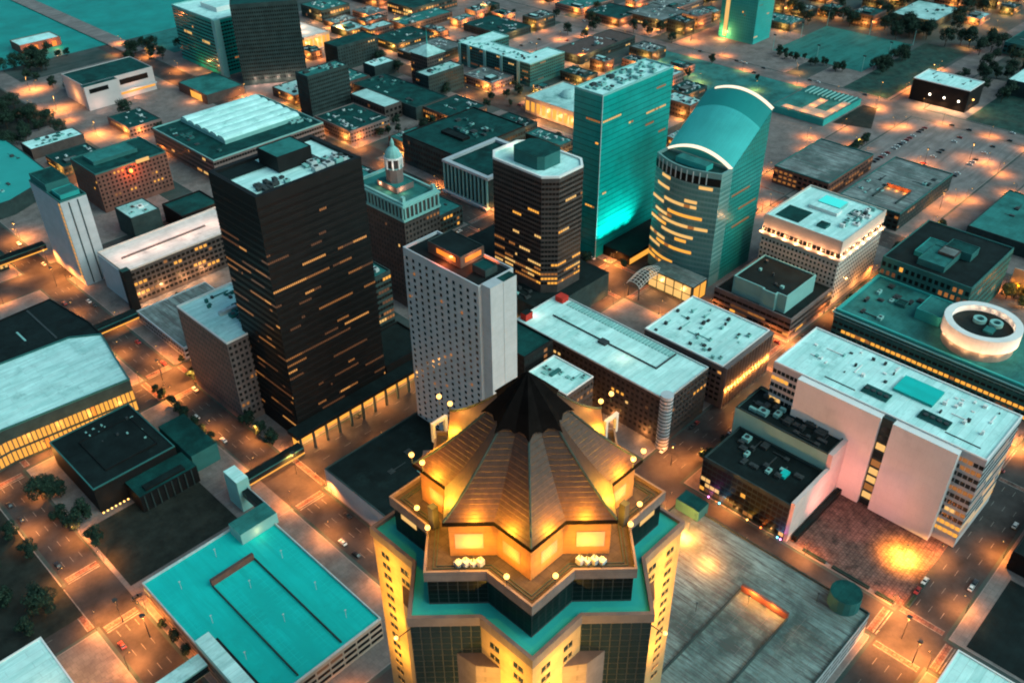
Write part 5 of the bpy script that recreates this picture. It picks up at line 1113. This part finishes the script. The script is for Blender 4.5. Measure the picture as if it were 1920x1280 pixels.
for r_ in ROOTS:
    for ch in r_.children:
        if ch.type == 'MESH' and ch.name.split('.')[0] in ('wall', 'front_wing', 'podium', 'fly_tower', 'rear_wall', 'stone_bay', 'lobby', 'porch', 'annex', 'deck'):
            xs = [v.co.x for v in ch.data.vertices]; ys = [v.co.y for v in ch.data.vertices]; o0 = r_['_o']; BB.append((min(xs)+o0[0], max(xs)+o0[0], min(ys)+o0[1], max(ys)+o0[1]))

# street lamps
protoL = None; lampdata = None
def street_lamp(x, y, ang, e=36000):
    global protoL, lampdata
    if protoL is None:
        t = thing('street_lamp', 'lamp', 'street lamp', (0, 0, 0), 'orange street lamps along the avenues')
        g = MB(); g.tube((0, 0, 0), (0, 0, 8.4), .13, 'metal_dark', 6, .08); g.tube((0, 0, 8.4), (2.2, 0, 9.0), .07, 'metal_dark', 5); part(t, g, 'pole')
        g = MB(); g.box(1.9, 3.0, -.28, .28, 8.9, 9.15, 'metal_dark'); g.face([(1.95, .24, 8.87), (2.95, .24, 8.87), (2.95, -.24, 8.87), (1.95, -.24, 8.87)], 'bulb'); g.ball((2.45, 0, 8.85), .33, 'bulb', 6, 4); part(t, g, 'lamp_head')
        lampdata = bpy.data.lights.new('lamp_light', 'SPOT'); lampdata.spot_size = R(148); lampdata.spot_blend = 1.0; lampdata.energy = e*LS; lampdata.color = (1, .31, .06); lampdata.shadow_soft_size = .35
        light('POINT', (2.45, 0, 8.3), 0, AMB, t, data=lampdata); protoL = t; o = t
    else:
        o = copy_tree(protoL)
        if o not in ROOTS: ROOTS.append(o)
    o.location = (x, y, .15); o.rotation_euler.z = ang
    PENDING.append((o, 'orange street lamp', x, y)); return o
for i, (a, b_) in enumerate(XS):
    y = -60; k = 0
    while y < (1000 if i == 3 else 165 if i == 2 else 640):
        y += 20 if y < 450 else 30
        if inside(y, YS): continue
        side = k % 2; k += 1; x = a-1.2 if side else b_+1.2
        if i in (4, 5) and k % 2: continue
        if not in_frame(x, y) or hits_building(x, y, .5): continue
        street_lamp(x, y, 0 if side else math.pi)
for j, (a, b_) in enumerate(YS):
    x = -60; k = 0
    while x < (860 if j < 3 else 425):
        x += 20 if x < 450 else 30
        if inside(x, XS): continue
        side = k % 2; k += 1; y = a-1.2 if side else b_+1.2
        if j == 5 and k % 2: continue
        if not in_frame(x, y) or hits_building(x, y, .5) or (66 < x < 144 and 280 < y < 330): continue
        street_lamp(x, y, math.pi/2 if side else -math.pi/2)
for (xa, xb) in XS[:5]:
    for (ya, yb) in YS[:4]:
        for (x, y, an) in ((xa-1.5, ya-1.5, R(45)), (xb+1.5, yb+1.5, R(225))):
            if in_frame(x, y) and not hits_building(x, y, .3) and not (xa == 264 and ya > 100): street_lamp(x, y, an)
for (x, y) in ((282, 780), (282, 830), (270, 880), (294, 930), (414, 800), (414, 870), (414, 935), (660, 192), (700, 240), (740, 200), (770, 280), (665, 275), (710, 620), (750, 660), (660, 620), (660, 645), (690, 330), (760, 420), (820, 500), (740, 470), (760, 560), (600, 470), (640, 460), (700, 290), (860, 320), (930, 322), (1010, 325), (1100, 330), (830, 420), (290, 320), (270, 322), (700, 760), (760, 720), (640, 780), (600, 800), (560, 780), (480, 930), (520, 1000), (430, 960)):
    if in_frame(x, y) and not hits_building(x, y): street_lamp(x, y, rnd.uniform(0, 6))

# tall mast lamps at the busiest corners
MAST = [(158, 304, 160000), (402, 312, 150000), (58, 283, 120000), (62, 268, 90000), (159, 588, 160000), (152, 560, 120000), (706, 236, 60000), (740, 214, 60000), (640, 195, 90000), (838, 552, 160000), (288, 176, 150000), (270, 50, 150000), (262, 42, 120000), (391, 188, 150000), (150, 420, 120000), (282, 776, 200000), (284, 860, 260000), (288, 930, 220000), (290, 700, 160000), (420, 760, 160000), (585, 470, 200000), (600, 560, 200000), (690, 640, 260000), (705, 590, 200000), (822, 330, 90000), (900, 316, 120000), (640, 690, 200000), (590, 700, 200000), (600, 850, 260000), (660, 830, 260000), (240, 690, 120000), (205, 700, 140000), (160, 640, 140000), (770, 640, 240000), (840, 600, 160000), (760, 790, 260000)]
mast = None
for (x, y, e) in MAST:
    if not in_frame(x, y): continue
    t = thing('mast_lamp', 'mast', 'street lamp', (x, y, .15), 'tall mast lamps at the corners')
    g = MB(); g.tube((x, y, .15), (x, y, 13.6), .2, 'metal_dark', 6, .12); part(t, g, 'pole')
    g = MB(); g.prism([(x-.9, y-.9), (x+.9, y-.9), (x+.9, y+.9), (x-.9, y+.9)], 13.6, 14.0, 'metal_dark', 'metal_dark'); g.ball((x, y, 13.4), .55, 'bulb', 8, 5); part(t, g, 'lamp_head')
    light('SPOT', (x, y, 12.6), e*.6, (1, .32, .06), t, r=.4, aim=(x, y, 0), spot=142, blend=.8); PENDING.append((t, 'tall orange mast lamp', x, y))

# trees
def make_tree(kind, h, rad, leaf, trunk_h, n):
    t = thing('street_tree', 'tree', 'tree', (0, 0, 0), 'dark leafy trees among the streets')
    g = MB(); g.tube((0, 0, 0), (.1, 0, trunk_h), .28, 'bark', 7, .18); rr = random.Random(kind*13+1)
    tips = []
    for k in range(6):
        a = k*1.05+rr.random(); p = (rad*.5*math.cos(a), rad*.5*math.sin(a), trunk_h+(h-trunk_h)*rr.uniform(.3, .75)); g.tube((.1, 0, trunk_h-.3), p, .13, 'bark', 5, .05); tips.append(Vector(p))
    part(t, g, 'trunk')
    g = MB(); cl = []
    for k in range(11):
        a = rr.uniform(0, 6.28); r0 = rad*math.sqrt(rr.random())*.72; z = trunk_h+(h-trunk_h)*rr.uniform(.18, .86); cl.append((Vector((r0*math.cos(a), r0*math.sin(a), z)), rad*rr.uniform(.32, .52)))
    cl.append((Vector((0, 0, h-rad*.4)), rad*.45))
    for k in range(n):
        c, r0 = rr.choice(cl); v = Vector((rr.gauss(0, 1), rr.gauss(0, 1), rr.gauss(0, .8))).normalized()*r0*rr.uniform(.7, 1.08); p = c+v; s = rr.uniform(.2, .58)
        nrm = (v.normalized()+Vector((rr.uniform(-.6, .6), rr.uniform(-.6, .6), rr.uniform(-.2, .8)))).normalized(); a = nrm.orthogonal().normalized(); b_ = nrm.cross(a)
        an = rr.uniform(0, 6.28); a, b_ = a*math.cos(an)+b_*math.sin(an), b_*math.cos(an)-a*math.sin(an)
        g.face([p-a*s, p-b_*s*.6, p+a*s, p+b_*s*.6], leaf if rr.random() < .78 else 'leaf_light')
    part(t, g, 'crown'); return t
protoT = [make_tree(1, 9, 4.2, 'leaf', 2.2, 1500), make_tree(2, 12, 5.4, 'leaf', 3, 2000), make_tree(3, 7, 3.0, 'leaf', 2, 900), make_tree(4, 10, 4.4, 'leaf_lit', 2.4, 1500)]
usedT = set()
KT = ['round dark tree', 'tall broad dark tree', 'small dark tree', 'golden lit tree']
treepts = []
def tree(k, x, y, s=1):
    if not in_frame(x, y, 5) or hits_building(x, y, 1.5): return
    if any(math.hypot(x-a, y-b_) < 3.4*s for a, b_ in treepts): return
    treepts.append((x, y))
    if k not in usedT: usedT.add(k); o = protoT[k]
    else:
        o = copy_tree(protoT[k]); ROOTS.append(o)
    o.location = (x, y, .15); o.rotation_euler.z = rnd.uniform(0, 6.28); q = s*rnd.uniform(.85, 1.15); o.scale = (q, q, q*rnd.uniform(.9, 1.1))
    PENDING.append((o, KT[k], x, y))
def scatter(n, x0, x1, y0, y1, ks=(0, 1, 1, 2), s=1.0):
    for _ in range(n):
        if len(treepts) < 296: tree(rnd.choice(ks), rnd.uniform(x0, x1), rnd.uniform(y0, y1), s)
scatter(34, 205, 268, 800, 960, (1, 1, 0), 1.25)          # park by the sandy road
scatter(14, 292, 330, 895, 1010, (0, 1), 1.2); scatter(10, 380, 432, 900, 1000, (0, 1), 1.1)
scatter(10, 296, 325, 738, 800, (0, 1), 1.1)
scatter(12, 300, 372, 1000, 1030, (0, 1))
scatter(10, 28, 48, 300, 372, (1, 1, 0), 1.1); scatter(5, 64, 72, 352, 395, (0, 1)); scatter(4, 67, 74, 330, 350, (0,))
scatter(16, 855, 868, 385, 470, (2, 0)); scatter(16, 875, 960, 355, 368, (0, 1)); scatter(22, 985, 1040, 370, 480, (1,), 1.3); scatter(26, 960, 1120, 480, 580, (1,), 1.4)
scatter(22, 870, 1040, 225, 305, (1, 0), 1.2); scatter(24, 1080, 1300, 350, 470, (1,), 1.5); scatter(14, 900, 980, 120, 210, (1,), 1.2); scatter(16, 1080, 1300, 240, 300, (1,), 1.3)
for k in range(9): tree(2, 684+k*3.8, 289+rnd.uniform(-1, 1), 1.1)
for k in range(8): tree(0, 161.8, 330+k*11); tree(2, 142, 355+k*8)
for k in range(8): tree(2, 68.2, 205+k*9, .8); tree(2, 166+k*6, 426.8, .7)
for k in range(9): tree(2, 172+k*5, 485.5, .8)
for x, y in ((250, 178), (300, 163), (313, 162), (325, 163), (560, 190), (480, 182), (530, 183), (388, 100), (388, 120), (388, 140), (430, 200), (585, 185), (612, 182), (418, 310), (405, 330), (420, 360), (420, 400), (430, 420), (560, 470), (545, 480), (575, 455), (600, 560), (598, 575), (590, 600), (585, 640), (505, 590), (500, 560), (610, 700), (640, 710)): tree(rnd.choice((0, 2)), x, y)
scatter(12, 520, 615, 545, 640, (0, 2)); scatter(14, 440, 520, 545, 610, (0, 2)); scatter(10, 720, 800, 620, 780, (0, 1)); scatter(10, 700, 800, 400, 540, (0, 2)); scatter(8, 440, 520, 930, 1000, (1,))
scatter(7, 546, 556, 88, 116, (3,)); scatter(12, 560, 640, 690, 790, (0, 1))
scatter(14, 800, 860, 560, 760, (0, 1)); scatter(14, 920, 1100, 600, 760, (0, 1), 1.2)
scatter(40, 985, 1080, 300, 470, (1,), 1.5); scatter(30, 1000, 1200, 470, 620, (1,), 1.7); scatter(26, 860, 1000, 480, 560, (1, 0), 1.4); scatter(20, 880, 960, 350, 370, (1, 0), 1.3); scatter(30, 880, 1050, 180, 300, (1,), 1.5)
for k in range(4):
    if k not in usedT:
        for c in list(protoT[k].children): bpy.data.objects.remove(c)
        ROOTS.remove(protoT[k]); bpy.data.objects.remove(protoT[k])

# cars
def make_car(paint):
    t = thing('parked_car', 'car', 'car', (0, 0, 0), 'cars in the streets and lots'); g = MB()
    side = [(-2.2, .35), (2.2, .35), (2.25, .75), (1.2, .95), (-1.9, .98), (-2.25, .8)]
    g2 = [(x, -.88, z) for x, z in side]; g3 = [(x, .88, z) for x, z in side]; g.face(g2, paint); g.face(g3[::-1], paint)
    for i in range(6): j = (i+1) % 6; g.face([g2[j], g2[i], g3[i], g3[j]], paint)
    for x in (-1.35, 1.35):
        for y in (-.8, .8): g.tube((x, y-.12, .33), (x, y+.12, .33), .33, 'metal_dark', 8)
    g.prism([(-1.15, -.66), (.35, -.66), (.35, .66), (-1.15, .66)], 1.42, 1.47, paint, paint); part(t, g, 'body')
    g = MB(); lo = [(-1.75, -.8), (1.1, -.8), (1.1, .8), (-1.75, .8)]; hi = [(-1.15, -.66), (.35, -.66), (.35, .66), (-1.15, .66)]
    for i in range(4): j = (i+1) % 4; g.face([(*lo[i], .96), (*lo[j], .96), (*hi[j], 1.42), (*hi[i], 1.42)], 'glass')
    part(t, g, 'windows')
    for y in (-.6, .6): g = MB(); g.box(2.2, 2.27, y-.16, y+.16, .6, .74, 'metal_pale'); part(t, g, 'headlight')
    return t
protoC = [make_car('car_dark'), make_car('car_pale'), make_car('car_red')]; usedC = set(); KC = ['dark car', 'pale car', 'red car']; carpts = []
def car(x, y, ang):
    if not in_frame(x, y, 1, -4) or hits_building(x, y, 1) or any(math.hypot(x-a, y-b_) < 2.4 for a, b_ in carpts): return
    carpts.append((x, y)); k = rnd.choice((0, 0, 1, 1, 2))
    if k not in usedC: usedC.add(k); o = protoC[k]
    else: o = copy_tree(protoC[k]); ROOTS.append(o)
    o.location = (x, y, .2 if True else 0); o.rotation_euler.z = ang; PENDING.append((o, KC[k], x, y))
for i, (a, b_) in enumerate(XS):
    if i == 2: continue
    for k in range(30):
        y = rnd.uniform(30, 700)
        if inside(y, YS): continue
        s = rnd.random() < .5; car(a+2.2 if s else b_-2.2, y, math.pi/2 if s else -math.pi/2)
for j, (a, b_) in enumerate(YS[:4]):
    for k in range(22):
        x = rnd.uniform(40, 640 if j < 3 else 390)
        if inside(x, XS): continue
        s = rnd.random() < .5; car(x, a+2.2 if s else b_-2.2, 0 if s else math.pi)
for k in range(60): car(649+5.8*rnd.randint(0, 22), rnd.choice((210, 237, 267)), math.pi/2)
for k in range(40): car(650+rnd.randint(0, 6)*4, rnd.choice((612, 622, 634, 646, 656)), math.pi/2)
for k in range(14): car(rnd.uniform(700, 785), rnd.choice((600, 625, 650, 675)), math.pi/2)
for k, pt in enumerate(protoC):
    if k not in usedC:
        for c in list(pt.children): bpy.data.objects.remove(c)
        ROOTS.remove(pt); bpy.data.objects.remove(pt)
describe()
for o in ROOTS:
    if '_o' in o: del o['_o']
for o in bpy.data.objects:
    if '_o' in o: del o['_o']
